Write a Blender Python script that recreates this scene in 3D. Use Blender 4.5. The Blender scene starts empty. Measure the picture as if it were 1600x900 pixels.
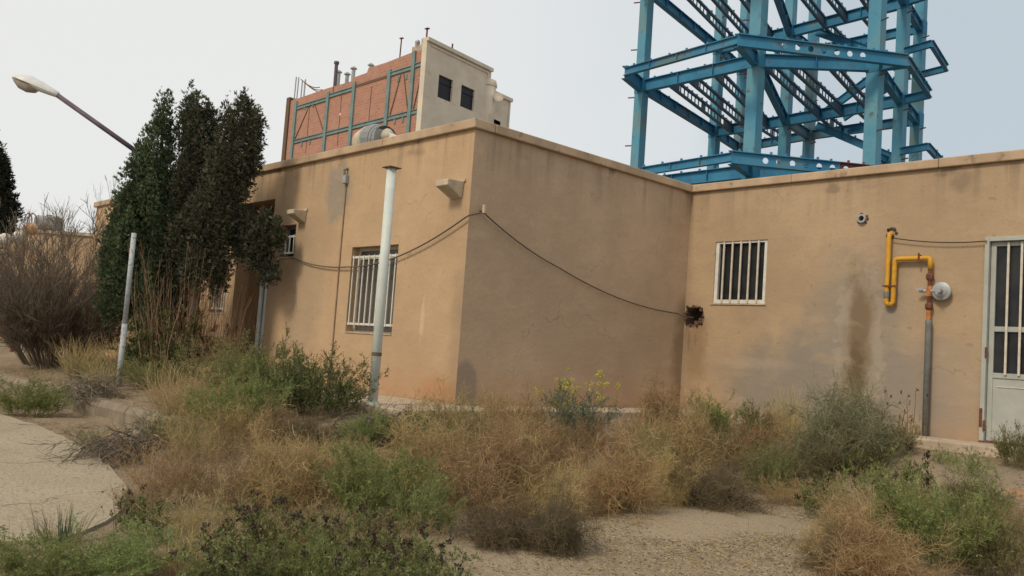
import bpy, math, random
import numpy as np
from mathutils import Vector, Matrix

# ------------------------------------------------------------------ camera, world, sun
sc = bpy.context.scene
COL = sc.collection
def build_camera():
    cam = bpy.data.cameras.new("camera"); o = bpy.data.objects.new("camera", cam); COL.objects.link(o)
    yaw, pitch, roll = 0.8174018, 0.0727752, 0.0704681
    f = Vector((-math.sin(yaw)*math.cos(pitch), math.cos(yaw)*math.cos(pitch), math.sin(pitch)))
    r0 = Vector((math.cos(yaw), math.sin(yaw), 0)); u0 = r0.cross(f)
    r = r0*math.cos(roll)+u0*math.sin(roll); u = -r0*math.sin(roll)+u0*math.cos(roll)
    m = Matrix(((r.x, u.x, -f.x, 7.9657), (r.y, u.y, -f.y, -6.6858), (r.z, u.z, -f.z, 0.6629), (0, 0, 0, 1)))
    o.matrix_world = m
    cam.sensor_width = 36; cam.lens = 36*1374.54/1600
    cam.clip_start = 0.05; cam.clip_end = 2000
    cam.dof.use_dof = False
    sc.camera = o
build_camera()

SUN_EL, SUN_AZ = math.radians(44), math.radians(176)      # azimuth clockwise from +Y
def build_light():
    w = bpy.data.worlds.new("World"); sc.world = w; w.use_nodes = True
    nt = w.node_tree; nt.nodes.clear(); N = nt.nodes.new; L = nt.links.new
    out = N("ShaderNodeOutputWorld")
    sky = N("ShaderNodeTexSky"); sky.sky_type = 'NISHITA'; sky.sun_disc = False
    sky.sun_elevation = SUN_EL; sky.sun_rotation = SUN_AZ; sky.dust_density = 4.0; sky.air_density = 1.0
    bg1 = N("ShaderNodeBackground"); bg1.inputs[1].default_value = 0.1; L(sky.outputs[0], bg1.inputs[0])
    tc = N("ShaderNodeTexCoord")
    # overcast deck: pale warm grey, thinner and bluer on one side of the sky
    dot = N("ShaderNodeVectorMath"); dot.operation = 'DOT_PRODUCT'; L(tc.outputs['Generated'], dot.inputs[0])
    d = Vector((0.25, 1.0, 0.25)).normalized(); dot.inputs[1].default_value = d
    noi = N("ShaderNodeTexNoise"); noi.inputs['Scale'].default_value = 2.6; noi.inputs['Detail'].default_value = 5; noi.inputs['Roughness'].default_value = 0.5
    L(tc.outputs['Generated'], noi.inputs['Vector'])
    add = N("ShaderNodeMath"); add.operation = 'MULTIPLY_ADD'; L(noi.outputs[0], add.inputs[0]); add.inputs[1].default_value = 0.5; L(dot.outputs['Value'], add.inputs[2])
    rmp = N("ShaderNodeValToRGB"); L(add.outputs[0], rmp.inputs[0])
    e = rmp.color_ramp.elements
    e[0].position = 0.55; e[0].color = (0.78, 0.785, 0.765, 1)
    e[1].position = 1.20; e[1].color = (0.50, 0.565, 0.615, 1)
    m = rmp.color_ramp.elements.new(0.92); m.color = (0.66, 0.695, 0.715, 1)
    bg2 = N("ShaderNodeBackground"); L(rmp.outputs[0], bg2.inputs[0]); bg2.inputs[1].default_value = 1.0
    mix = N("ShaderNodeMixShader"); mix.inputs[0].default_value = 0.93
    L(bg1.outputs[0], mix.inputs[1]); L(bg2.outputs[0], mix.inputs[2]); L(mix.outputs[0], out.inputs[0])
    s = bpy.data.lights.new("sun", 'SUN'); s.energy = 1.95; s.angle = math.radians(12); s.color = (1.0, 0.86, 0.65)
    o = bpy.data.objects.new("sun", s); COL.objects.link(o)
    to_sun = Vector((math.sin(SUN_AZ)*math.cos(SUN_EL), math.cos(SUN_AZ)*math.cos(SUN_EL), math.sin(SUN_EL)))
    o.rotation_euler = to_sun.to_track_quat('Z', 'Y').to_euler(); o.location = (6, -12, 12)
build_light()
vs = sc.view_settings
vs.view_transform = 'Standard'; vs.look = 'None'; vs.exposure = 0.14; vs.gamma = 1.0; vs.use_curve_mapping = False
sc.cycles.max_bounces = 6; sc.cycles.diffuse_bounces = 3; sc.cycles.transparent_max_bounces = 6

rng = np.random.default_rng(7)
rnd = random.Random(11)

# ------------------------------------------------------------------ ground height
def sst(a, b, t):
    t = np.clip((np.asarray(t, float)-a)/(b-a), 0, 1); return t*t*(3-2*t)
YC = 4.43
def house_dist(x, y):
    d = np.minimum(np.hypot(np.maximum(x, 0), np.maximum(-y, 0)), np.maximum(YC-y, 0))
    return np.where(((x < 0) & (y > 0)) | (y > YC), 0., d)
def ground_z(x, y):
    x = np.asarray(x, float); y = np.asarray(y, float)
    d = house_dist(x, y); w = sst(-0.5, 1.5, x)
    left = -0.05-0.22*sst(.9, 2.7, d)-0.25*sst(2.70, 2.84, d)-0.1*sst(3.5, 9, d)
    right = -0.10-0.44*sst(.8, 3.3, d)-0.08*sst(3.5, 9, d)
    return left*(1-w)+right*w

# ------------------------------------------------------------------ materials
def new_mat(name):
    m = bpy.data.materials.new(name); m.use_nodes = True
    nt = m.node_tree; b = nt.nodes["Principled BSDF"]
    b.inputs['Roughness'].default_value = 0.85
    b.inputs['Specular IOR Level'].default_value = 0.25
    return m, nt, b
def rgb(nt, c):
    n = nt.nodes.new("ShaderNodeRGB"); n.outputs[0].default_value = (*c, 1); return n.outputs[0]
def noise(nt, vec, scale, detail=4, rough=0.55, vscale=None):
    if vscale is not None:
        mp = nt.nodes.new("ShaderNodeMapping"); mp.inputs['Scale'].default_value = vscale
        nt.links.new(vec, mp.inputs[0]); vec = mp.outputs[0]
    n = nt.nodes.new("ShaderNodeTexNoise"); n.inputs['Scale'].default_value = scale
    n.inputs['Detail'].default_value = detail; n.inputs['Roughness'].default_value = rough
    nt.links.new(vec, n.inputs['Vector']); return n.outputs[0]
def maprange(nt, v, a, b, c=0., d=1., smooth=True):
    n = nt.nodes.new("ShaderNodeMapRange"); n.interpolation_type = 'SMOOTHSTEP' if smooth else 'LINEAR'
    nt.links.new(v, n.inputs[0])
    for i, q in enumerate((a, b, c, d)): n.inputs[i+1].default_value = q
    return n.outputs[0]
def math_n(nt, op, a, b=None):
    n = nt.nodes.new("ShaderNodeMath"); n.operation = op
    for i, v in enumerate((a, b)):
        if v is None: continue
        if isinstance(v, (int, float)): n.inputs[i].default_value = v
        else: nt.links.new(v, n.inputs[i])
    return n.outputs[0]
def mixc(nt, fac, a, b, blend='MIX'):
    n = nt.nodes.new("ShaderNodeMix"); n.data_type = 'RGBA'; n.blend_type = blend
    for i, v in ((0, fac), (6, a), (7, b)):
        if isinstance(v, (int, float)): n.inputs[i].default_value = v
        elif isinstance(v, tuple): n.inputs[i].default_value = (*v, 1)
        else: nt.links.new(v, n.inputs[i])
    return n.outputs[2]
def position(nt):
    n = nt.nodes.new("ShaderNodeNewGeometry"); return n.outputs['Position']
def objcoord(nt):
    n = nt.nodes.new("ShaderNodeTexCoord"); return n.outputs['Object']
def bump(nt, b, h, strength=0.3, dist=0.01):
    n = nt.nodes.new("ShaderNodeBump"); n.inputs['Strength'].default_value = strength; n.inputs['Distance'].default_value = dist
    nt.links.new(h, n.inputs['Height']); nt.links.new(n.outputs[0], b.inputs['Normal'])
def sepxyz(nt, v):
    n = nt.nodes.new("ShaderNodeSeparateXYZ"); nt.links.new(v, n.inputs[0]); return n.outputs
def blot(nt, pos, centre, radii, soft=(1.0, 0.55), nscale=2.5, namp=0.6, vscale=None):
    """mask of an irregular stain: 1 inside an ellipse whose edge is broken up by noise"""
    s = nt.nodes.new("ShaderNodeVectorMath"); s.operation = 'SUBTRACT'; nt.links.new(pos, s.inputs[0]); s.inputs[1].default_value = centre
    d = nt.nodes.new("ShaderNodeVectorMath"); d.operation = 'DIVIDE'; nt.links.new(s.outputs[0], d.inputs[0]); d.inputs[1].default_value = radii
    l = nt.nodes.new("ShaderNodeVectorMath"); l.operation = 'LENGTH'; nt.links.new(d.outputs[0], l.inputs[0])
    nz = noise(nt, pos, nscale, 5, 0.6, vscale)
    q = math_n(nt, 'MULTIPLY', math_n(nt, 'SUBTRACT', nz, 0.5), namp*2)
    return maprange(nt, math_n(nt, 'ADD', l.outputs['Value'], q), soft[0], soft[1])

def plaster(name, base, stains=(), base_red=0.4):
    m, nt, b = new_mat(name); P = position(nt)
    big = noise(nt, P, 0.7, 5, 0.6); mid = noise(nt, P, 3.2, 6, 0.65); fine = noise(nt, P, 26, 4, 0.6)
    c = mixc(nt, maprange(nt, big, 0.3, 0.7), tuple(v*0.87 for v in base), tuple(v*1.10 for v in base))
    c = mixc(nt, math_n(nt, 'MULTIPLY', maprange(nt, mid, 0.42, 0.72), 0.35), c, (base[0]*0.80, base[1]*0.82, base[2]*0.9))
    c = mixc(nt, math_n(nt, 'MULTIPLY', maprange(nt, fine, 0.35, 0.7), 0.18), c, tuple(v*0.72 for v in base))
    z = sepxyz(nt, P)[2]
    if base_red:
        zz = math_n(nt, 'ADD', z, math_n(nt, 'MULTIPLY', math_n(nt, 'SUBTRACT', mid, 0.5), 0.5))
        c = mixc(nt, math_n(nt, 'MULTIPLY', maprange(nt, zz, 0.55, 0.02), base_red), c, (0.40, 0.21, 0.105))
    # grime that runs down from the coping
    st = noise(nt, P, 1.0, 5, 0.6, (5.0, 5.0, 0.35))
    g = math_n(nt, 'MULTIPLY', maprange(nt, z, 2.62, 3.32, 0., 1., False), maprange(nt, st, 0.47, 0.68))
    c = mixc(nt, math_n(nt, 'MULTIPLY', g, 0.42), c, (0.115, 0.09, 0.07))
    sp = noise(nt, P, 2.2, 3, 0.5, (1, 1, 1.4))
    g2 = math_n(nt, 'MULTIPLY', maprange(nt, z, 3.02, 3.26), maprange(nt, sp, 0.58, 0.70))
    c = mixc(nt, math_n(nt, 'MULTIPLY', g2, 0.6), c, (0.12, 0.095, 0.075))
    for (cen, rad, col, amt, soft, ns, na, vsc) in stains:
        k = blot(nt, P, cen, rad, soft, ns, na, vsc)
        c = mixc(nt, math_n(nt, 'MULTIPLY', k, amt), c, col)
    # a few thin hairline cracks
    vor = nt.nodes.new("ShaderNodeTexVoronoi"); vor.feature = 'DISTANCE_TO_EDGE'; vor.inputs['Scale'].default_value = 0.55
    wp = nt.nodes.new("ShaderNodeVectorMath"); wp.operation = 'MULTIPLY_ADD'
    nn = nt.nodes.new("ShaderNodeTexNoise"); nn.inputs['Scale'].default_value = 3.0; nt.links.new(P, nn.inputs['Vector'])
    nt.links.new(nn.outputs[1], wp.inputs[0]); wp.inputs[1].default_value = (0.5, 0.5, 0.5); nt.links.new(P, wp.inputs[2])
    nt.links.new(wp.outputs[0], vor.inputs['Vector'])
    cr = math_n(nt, 'MULTIPLY', maprange(nt, vor.outputs['Distance'], 0.004, 0.0005), maprange(nt, big, 0.5, 0.6))
    c = mixc(nt, math_n(nt, 'MULTIPLY', cr, 0.4), c, (0.14, 0.10, 0.07))
    nt.links.new(c, b.inputs['Base Color']); b.inputs['Roughness'].default_value = 0.95; b.inputs['Specular IOR Level'].default_value = 0.08
    tr = noise(nt, P, 1.6, 4, 0.6, (1.0, 1.0, 2.6)); pit = noise(nt, P, 11, 3, 0.5)
    c2 = mixc(nt, math_n(nt, 'MULTIPLY', maprange(nt, pit, 0.66, 0.74), 0.35), c, (base[0]*.5, base[1]*.47, base[2]*.45))
    c2 = mixc(nt, math_n(nt, 'MULTIPLY', maprange(nt, tr, 0.52, 0.68), 0.28), c2, (base[0]*1.12, base[1]*1.13, base[2]*1.15))
    nt.links.new(c2, b.inputs['Base Color'])
    hgt = math_n(nt, 'ADD', math_n(nt, 'MULTIPLY', math_n(nt, 'ADD', mid, tr), 0.8), math_n(nt, 'ADD', math_n(nt, 'MULTIPLY', fine, 0.25), math_n(nt, 'MULTIPLY', big, 1.6)))
    bump(nt, b, hgt, 0.45, 0.02)
    return m

def simple(name, col, rough=0.8, var=0.2, scale=6, metallic=0.0, spots=None, vscale=None, spec=0.25, bmp=0.15):
    """painted / cast surface with mottling and optional spots (colour, amount, threshold, scale)"""
    m, nt, b = new_mat(name); P = objcoord(nt)
    n1 = noise(nt, P, scale, 5, 0.6, vscale)
    c = mixc(nt, maprange(nt, n1, 0.3, 0.7), tuple(v*(1-var) for v in col), tuple(min(1, v*(1+var)) for v in col))
    if spots:
        sc_, am, th, ss = spots
        n2 = noise(nt, P, ss, 6, 0.65, vscale)
        c = mixc(nt, math_n(nt, 'MULTIPLY', maprange(nt, n2, th, th+0.07), am), c, sc_)
    nt.links.new(c, b.inputs['Base Color']); b.inputs['Roughness'].default_value = rough
    b.inputs['Metallic'].default_value = metallic; b.inputs['Specular IOR Level'].default_value = spec
    if bmp: bump(nt, b, n1, bmp, 0.01)
    return m

def tinted(name, trans=0.25, rough=0.9):
    """plant matter: colour of each stem or leaf comes from the mesh's own 'tint' attribute"""
    m, nt, b = new_mat(name)
    a = nt.nodes.new("ShaderNodeAttribute"); a.attribute_name = "tint"
    oi = nt.nodes.new("ShaderNodeObjectInfo")
    hs = nt.nodes.new("ShaderNodeHueSaturation")
    nt.links.new(maprange(nt, oi.outputs['Random'], 0, 1, 0.485, 0.515, False), hs.inputs['Hue'])
    nt.links.new(maprange(nt, oi.outputs['Random'], 0, 1, 0.86, 1.14, False), hs.inputs['Value'])
    nt.links.new(a.outputs['Color'], hs.inputs['Color']); hs.inputs['Saturation'].default_value = 0.88
    d = nt.nodes.new("ShaderNodeBsdfDiffuse"); t = nt.nodes.new("ShaderNodeBsdfTranslucent"); mx = nt.nodes.new("ShaderNodeMixShader")
    nt.links.new(hs.outputs[0], d.inputs[0]); nt.links.new(hs.outputs[0], t.inputs[0]); mx.inputs[0].default_value = trans
    nt.links.new(d.outputs[0], mx.inputs[1]); nt.links.new(t.outputs[0], mx.inputs[2])
    nt.links.new(mx.outputs[0], nt.nodes["Material Output"].inputs[0]); nt.nodes.remove(b)
    return m

WALL = (0.475, 0.333, 0.208)
M = {}
M['wall_a'] = plaster('plaster_front', WALL, [
    ((-2.95, 0, 2.78), (0.42, 1, 0.55), (0.25, 0.225, 0.19), 0.75, (1.0, 0.5), 4, 0.5, None),
    ((-3.7, 0, 1.2), (0.55, 1, 2.2), (0.33, 0.25, 0.17), 0.55, (1.1, 0.4), 1.5, 0.5, (1, 1, .4)),
    ((-0.35, 0, 0.1), (0.5, 1, 0.25), (0.42, 0.20, 0.10), 0.5, (1.1, 0.3), 3, 0.5, None),
    ((-0.75, 0, 1.0), (0.05, 1, 0.35), (0.62, 0.48, 0.35), 0.45, (1.0, 0.5), 6, 0.4, None)])
M['wall_b'] = plaster('plaster_gable', (0.475, 0.35, 0.238), [
    ((0, 0.12, 0.12), (1, 0.25, 0.42), (0.22, 0.19, 0.155), 0.65, (1.0, 0.75), 3, 0.3, None),
    ((0, 4.40, 0.8), (1, 0.35, 1.1), (0.21, 0.14, 0.08), 0.6, (1.0, 0.3), 3, 0.5, None),
    ((0, 2.0, 1.0), (1, 1.6, 1.0), (0.36, 0.265, 0.19), 0.5, (1.2, 0.3), 1.2, 0.6, None)])
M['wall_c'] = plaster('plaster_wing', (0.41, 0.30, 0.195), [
    ((2.35, YC, 0.45), (1.8, 1, 1.1), (0.245, 0.218, 0.185), 0.95, (1.1, 0.45), 1.4, 0.55, None),
    ((2.72, YC, 1.45), (0.85, 1, 1.1), (0.275, 0.238, 0.195), 0.85, (1.1, 0.3), 3, 0.5, None),
    ((3.7, YC, 0.6), (0.75, 1, 0.75), (0.30, 0.25, 0.205), 0.6, (1.1, 0.3), 2, 0.5, None),
    ((1.35, YC, 0.75), (0.8, 1, 0.10), (0.50, 0.41, 0.33), 0.22, (1.1, 0.2), 3, 0.7, (1, 1, 1)),
    ((2.74, YC, 1.02), (0.36, 1, 1.2), (0.47, 0.39, 0.30), 0.28, (1.0, 0.80), 5, 0.9, None),
    ((2.735, YC, 1.08), (0.27, 1, 1.22), (0.17, 0.115, 0.062), 0.78, (1.05, 0.30), 4, 0.75, (1, 1, .6)),
    ((2.73, YC, 0.6), (0.14, 1, 0.7), (0.12, 0.075, 0.04), 0.6, (1.0, 0.4), 7, 0.7, None),
    ((0.17, YC, 1.39), (0.20, 0.5, 0.175), (0.085, 0.052, 0.042), 0.85, (1.05, 0.85), 4, 0.22, None),
    ((0.10, YC, 1.02), (0.035, 1, 0.22), (0.13, 0.085, 0.055), 0.45, (1.0, 0.4), 7, 0.5, None),
    ((0.22, YC, 1.05), (0.03, 1, 0.16), (0.13, 0.085, 0.055), 0.45, (1.0, 0.4), 7, 0.5, None),
    ((0.25, YC, 0.95), (0.26, 1, 0.75), (0.24, 0.155, 0.085), 0.6, (1.0, 0.3), 4, 0.5, None),
    ((2.3, YC, 3.16), (0.12, 1, 0.09), (0.20, 0.155, 0.115), 0.6, (1.1, 0.4), 9, 0.8, None),
    ((3.95, YC, 3.12), (0.16, 1, 0.16), (0.20, 0.16, 0.12), 0.6, (1.1, 0.3), 7, 0.8, None)], base_red=0.18)
M['plaster_plain'] = plaster('plaster_plain', WALL, [])
M['coping'] = simple('coping_render', (0.43, 0.32, 0.22), 0.95, 0.16, 2.5, spots=((0.16, 0.12, 0.09), 0.55, 0.60, 3.5), spec=0.08, bmp=0.4)
M['concrete'] = simple('weathered_concrete', (0.42, 0.34, 0.26), 0.95, 0.2, 4, spots=((0.20, 0.16, 0.12), 0.5, 0.58, 6), spec=0.1, bmp=0.5)
M['kerb'] = simple('kerb_concrete', (0.215, 0.178, 0.132), 0.95, 0.2, 5, spots=((0.17, 0.14, 0.11), 0.55, 0.56, 8), spec=0.1, bmp=0.5)
M['white_metal'] = simple('white_painted_metal', (0.62, 0.61, 0.57), 0.5, 0.1, 9, spots=((0.28, 0.15, 0.08), 0.8, 0.66, 14), bmp=0.05)
M['door_paint'] = simple('greenish_grey_door_paint', (0.365, 0.378, 0.348), 0.5, 0.07, 4, spots=((0.20, 0.075, 0.04), 0.85, 0.69, 10), bmp=0.05)
M['cream_metal'] = simple('cream_painted_bars', (0.55, 0.50, 0.42), 0.5, 0.12, 9, spots=((0.25, 0.11, 0.05), 0.8, 0.64, 18), bmp=0.05)
M['rust'] = simple('rusty_iron', (0.14, 0.055, 0.035), 0.8, 0.35, 25, bmp=0.3)
M['rust_orange'] = simple('orange_rust', (0.42, 0.17, 0.06), 0.8, 0.3, 25, bmp=0.2)
M['yellow'] = simple('yellow_gas_paint', (0.55, 0.29, 0.03), 0.5, 0.12, 14, spots=((0.25, 0.12, 0.03), 0.6, 0.70, 24), bmp=0.05)
M['grey_pipe'] = simple('grey_sleeve_pipe', (0.165, 0.17, 0.165), 0.6, 0.15, 10, bmp=0.1)
M['galv'] = simple('dull_galvanised_metal', (0.33, 0.345, 0.35), 0.5, 0.12, 10, metallic=0.2, bmp=0.05)
M['pale_pole'] = simple('pale_green_white_pole_paint', (0.53, 0.565, 0.53), 0.5, 0.08, 5, spots=((0.22, 0.15, 0.10), 0.6, 0.70, 16), bmp=0.05)
M['thin_pole'] = simple('chipped_white_pole_paint', (0.37, 0.40, 0.42), 0.6, 0.15, 9, spots=((0.17, 0.145, 0.125), 0.75, 0.55, 22), bmp=0.1)
M['brown_metal'] = simple('brown_metal', (0.13, 0.085, 0.055), 0.7, 0.2, 12)
M['cable'] = simple('dusty_cable', (0.12, 0.095, 0.075), 0.8, 0.15, 12, bmp=0)
M['conduit'] = simple('painted_conduit', (0.27, 0.195, 0.13), 0.9, 0.2, 9, bmp=0)
M['black_cable'] = simple('dark_cable', (0.03, 0.028, 0.028), 0.7, 0.15, 12, bmp=0)
M['spout'] = simple('concrete_spout', (0.46, 0.39, 0.29), 0.9, 0.15, 8, spots=((0.20, 0.16, 0.11), 0.5, 0.6, 9))
M['hollow'] = simple('dark_broken_masonry', (0.075, 0.05, 0.038), 0.95, 0.4, 14, bmp=0.6)
M['brick_lump'] = simple('broken_brick_edge', (0.12, 0.07, 0.055), 0.95, 0.35, 16, bmp=0.6)
M['socket'] = simple('off_white_plastic', (0.5, 0.48, 0.43), 0.5, 0.08, 8, bmp=0)
M['interior'] = simple('dark_interior', (0.05, 0.045, 0.04), 0.9, 0.2, 3, bmp=0)
M['curtain'] = simple('dusty_curtain', (0.30, 0.26, 0.21), 0.9, 0.15, 6, vscale=(6, 6, .3))
def glass():
    m, nt, b = new_mat('dusty_dark_glass'); P = objcoord(nt)
    n = noise(nt, P, 3, 5, 0.6)
    nt.links.new(mixc(nt, maprange(nt, n, 0.35, 0.7), (0.012, 0.014, 0.018), (0.03, 0.032, 0.034)), b.inputs['Base Color'])
    b.inputs['Roughness'].default_value = 0.35; b.inputs['Specular IOR Level'].default_value = 0.3
    return m
M['glass'] = glass()
M['dusty_glass'] = simple('dust_coated_glass', (0.085, 0.075, 0.062), 0.3, 0.3, 2.5, spec=0.4, bmp=0)
def steel(name, a, c2):
    m, nt, b = new_mat(name); P = objcoord(nt)
    n1 = noise(nt, P, 0.9, 5, 0.6); n2 = noise(nt, P, 3.5, 6, 0.7); n3 = noise(nt, P, 0.45, 4, 0.6)
    c = mixc(nt, maprange(nt, n1, 0.35, 0.65), a, c2)
    c = mixc(nt, math_n(nt, 'MULTIPLY', maprange(nt, n3, 0.54, 0.68), 0.5), c, (0.16, 0.165, 0.115))
    c = mixc(nt, math_n(nt, 'MULTIPLY', maprange(nt, n2, 0.57, 0.70), 0.75), c, (0.11, 0.055, 0.045))
    nt.links.new(c, b.inputs['Base Color']); b.inputs['Roughness'].default_value = 0.6
    return m
M['steel_beam'] = steel('blue_primer_beam', (0.028, 0.165, 0.305), (0.045, 0.215, 0.36))
M['steel_col_lit'] = steel('lit_blue_primer_column', (0.07, 0.25, 0.375), (0.12, 0.29, 0.37))  # paler than the beams: light on the column faces put into the paint
M['steel_joist'] = steel('rusting_shaded_blue_joist', (0.04, 0.12, 0.20), (0.075, 0.11, 0.145))  # darker blue holds both rust and the shade of the undersides
M['steel_red'] = steel('red_primer_beam', (0.17, 0.045, 0.045), (0.12, 0.05, 0.06))
M['teal_frame'] = simple('faded_teal_steel', (0.16, 0.235, 0.23), 0.7, 0.15, 1.5, spots=((0.14, 0.10, 0.085), 0.6, 0.62, 3))
def bricks():
    m, nt, b = new_mat('infill_brick'); P = objcoord(nt); s = sepxyz(nt, P)
    cb = nt.nodes.new("ShaderNodeCombineXYZ"); nt.links.new(s[0], cb.inputs[0]); nt.links.new(s[2], cb.inputs[1])
    br = nt.nodes.new("ShaderNodeTexBrick"); nt.links.new(cb.outputs[0], br.inputs['Vector'])
    br.inputs['Scale'].default_value = 1.0; br.inputs['Brick Width'].default_value = 0.42; br.inputs['Row Height'].default_value = 0.21
    br.inputs['Mortar Size'].default_value = 0.022; br.inputs['Color1'].default_value = (0.43, 0.205, 0.14, 1)
    br.inputs['Color2'].default_value = (0.36, 0.165, 0.115, 1); br.inputs['Mortar'].default_value = (0.36, 0.255, 0.20, 1)
    n = noise(nt, P, 0.6, 5, 0.65)
    c = mixc(nt, math_n(nt, 'MULTIPLY', maprange(nt, n, 0.5, 0.7), 0.35), br.outputs[0], (0.42, 0.28, 0.22))
    n2 = noise(nt, P, 2.2, 5, 0.7)
    c = mixc(nt, math_n(nt, 'MULTIPLY', maprange(nt, n2, 0.68, 0.74), 0.7), c, (0.12, 0.07, 0.06))
    nt.links.new(c, b.inputs['Base Color']); bump(nt, b, br.outputs['Fac'], -0.4, 0.02)
    return m
M['brick'] = bricks()
M['white_render'] = simple('pale_stone_render', (0.60, 0.53, 0.43), 0.9, 0.08, 0.9, spots=((0.42, 0.36, 0.29), 0.5, 0.6, 1.6))
M['black_window'] = simple('dark_window', (0.012, 0.012, 0.016), 0.4, 0.2, 1, bmp=0)
M['grey_metal'] = simple('grey_sheet_metal', (0.23, 0.245, 0.25), 0.55, 0.15, 3)
M['beige_metal'] = simple('beige_sheet_metal', (0.44, 0.39, 0.30), 0.6, 0.15, 4, spots=((0.26, 0.21, 0.16), 0.5, 0.6, 6))
M['lamp_white'] = simple('weathered_white_lantern', (0.60, 0.61, 0.59), 0.4, 0.08, 5, spots=((0.42, 0.41, 0.38), 0.5, 0.6, 9), bmp=0)
M['lamp_lens'] = simple('dusty_lens', (0.33, 0.29, 0.25), 0.3, 0.15, 8, bmp=0)
M['lamp_arm'] = simple('dull_purple_brown_arm', (0.115, 0.085, 0.10), 0.6, 0.2, 5)
M['globe_white'] = simple('milky_globe', (0.62, 0.60, 0.54), 0.4, 0.1, 6, bmp=0)
M['globe_amber'] = simple('amber_globe', (0.55, 0.33, 0.17), 0.4, 0.15, 6, bmp=0)
M['bark'] = simple('grey_brown_bark', (0.13, 0.095, 0.07), 0.95, 0.3, 8, vscale=(6, 6, 1), bmp=0.6)
M['plant'] = tinted('plant_matter', 0.4)
M['leaf'] = tinted('tree_leaf', 0.2)
def ground_mat():
    m, nt, b = new_mat('dusty_gravelly_soil'); P = position(nt)
    big = noise(nt, P, 0.55, 5, 0.6); mid = noise(nt, P, 3.0, 6, 0.65); fine = noise(nt, P, 45, 4, 0.7); peb = noise(nt, P, 120, 2, 0.5)
    c = mixc(nt, maprange(nt, big, 0.35, 0.65), (0.205, 0.155, 0.105), (0.265, 0.205, 0.14))
    c = mixc(nt, math_n(nt, 'MULTIPLY', maprange(nt, mid, 0.45, 0.70), 0.5), c, (0.155, 0.115, 0.08))
    g = blot(nt, P, (4.6, -1.3, -.55), (1.35, 2.6, 9), (1.15, 0.6), 1.6, 0.5)
    c = mixc(nt, math_n(nt, 'MULTIPLY', g, 0.8), c, (0.33, 0.265, 0.18))
    pth = blot(nt, P, (4.9, 2.7, -.3), (0.9, 0.9, 9), (1.1, 0.5), 2, 0.5)
    c = mixc(nt, math_n(nt, 'MULTIPLY', pth, 0.6), c, (0.275, 0.225, 0.165))
    org = blot(nt, P, (5.3, 2.45, -.3), (0.28, 0.16, 9), (1.0, 0.4), 5, 0.5)
    c = mixc(nt, math_n(nt, 'MULTIPLY', org, 0.7), c, (0.44, 0.24, 0.12))
    c = mixc(nt, math_n(nt, 'MULTIPLY', maprange(nt, fine, 0.46, 0.68), 0.6), c, (0.135, 0.103, 0.07))
    mot = noise(nt, P, 11, 5, 0.7)
    c = mixc(nt, math_n(nt, 'MULTIPLY', maprange(nt, mot, 0.5, 0.7), 0.4), c, (0.165, 0.125, 0.085))
    c = mixc(nt, math_n(nt, 'MULTIPLY', maprange(nt, peb, 0.56, 0.66), 0.6), c, (0.50, 0.43, 0.34))
    nt.links.new(c, b.inputs['Base Color']); b.inputs['Roughness'].default_value = 1; b.inputs['Specular IOR Level'].default_value = 0.05
    bump(nt, b, math_n(nt, 'ADD', math_n(nt, 'MULTIPLY', fine, 0.5), math_n(nt, 'ADD', mid, math_n(nt, 'MULTIPLY', peb, 0.4))), 0.7, 0.02)
    return m
M['ground'] = ground_mat()
def slab_mat():
    m, nt, b = new_mat('exposed_aggregate_concrete'); P = position(nt)
    big = noise(nt, P, 0.8, 4, 0.6); f = noise(nt, P, 40, 4, 0.7); pb = noise(nt, P, 90, 2, 0.5)
    c = mixc(nt, maprange(nt, big, 0.3, 0.7), (0.315, 0.265, 0.19), (0.375, 0.32, 0.235))
    c = mixc(nt, math_n(nt, 'MULTIPLY', maprange(nt, f, 0.45, 0.66), 0.6), c, (0.17, 0.135, 0.10))
    c = mixc(nt, math_n(nt, 'MULTIPLY', maprange(nt, pb, 0.55, 0.66), 0.55), c, (0.52, 0.46, 0.36))
    d = noise(nt, P, 2.2, 6, 0.7)
    c = mixc(nt, math_n(nt, 'MULTIPLY', maprange(nt, d, 0.58, 0.75), 0.4), c, (0.24, 0.19, 0.14))
    vo = nt.nodes.new("ShaderNodeTexVoronoi"); vo.feature = 'DISTANCE_TO_EDGE'; vo.inputs['Scale'].default_value = 0.5
    w_ = nt.nodes.new("ShaderNodeVectorMath"); w_.operation = 'MULTIPLY_ADD'; q_ = nt.nodes.new("ShaderNodeTexNoise"); q_.inputs['Scale'].default_value = 2.5; nt.links.new(P, q_.inputs['Vector'])
    nt.links.new(q_.outputs[1], w_.inputs[0]); w_.inputs[1].default_value = (0.6, 0.6, 0.6); nt.links.new(P, w_.inputs[2]); nt.links.new(w_.outputs[0], vo.inputs['Vector'])
    c = mixc(nt, math_n(nt, 'MULTIPLY', maprange(nt, vo.outputs['Distance'], 0.008, 0.002), 0.6), c, (0.12, 0.095, 0.07))
    nt.links.new(c, b.inputs['Base Color']); b.inputs['Roughness'].default_value = 1; b.inputs['Specular IOR Level'].default_value = 0.05
    bump(nt, b, math_n(nt, 'ADD', f, pb), 0.6, 0.012)
    return m
M['slab'] = slab_mat()

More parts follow.
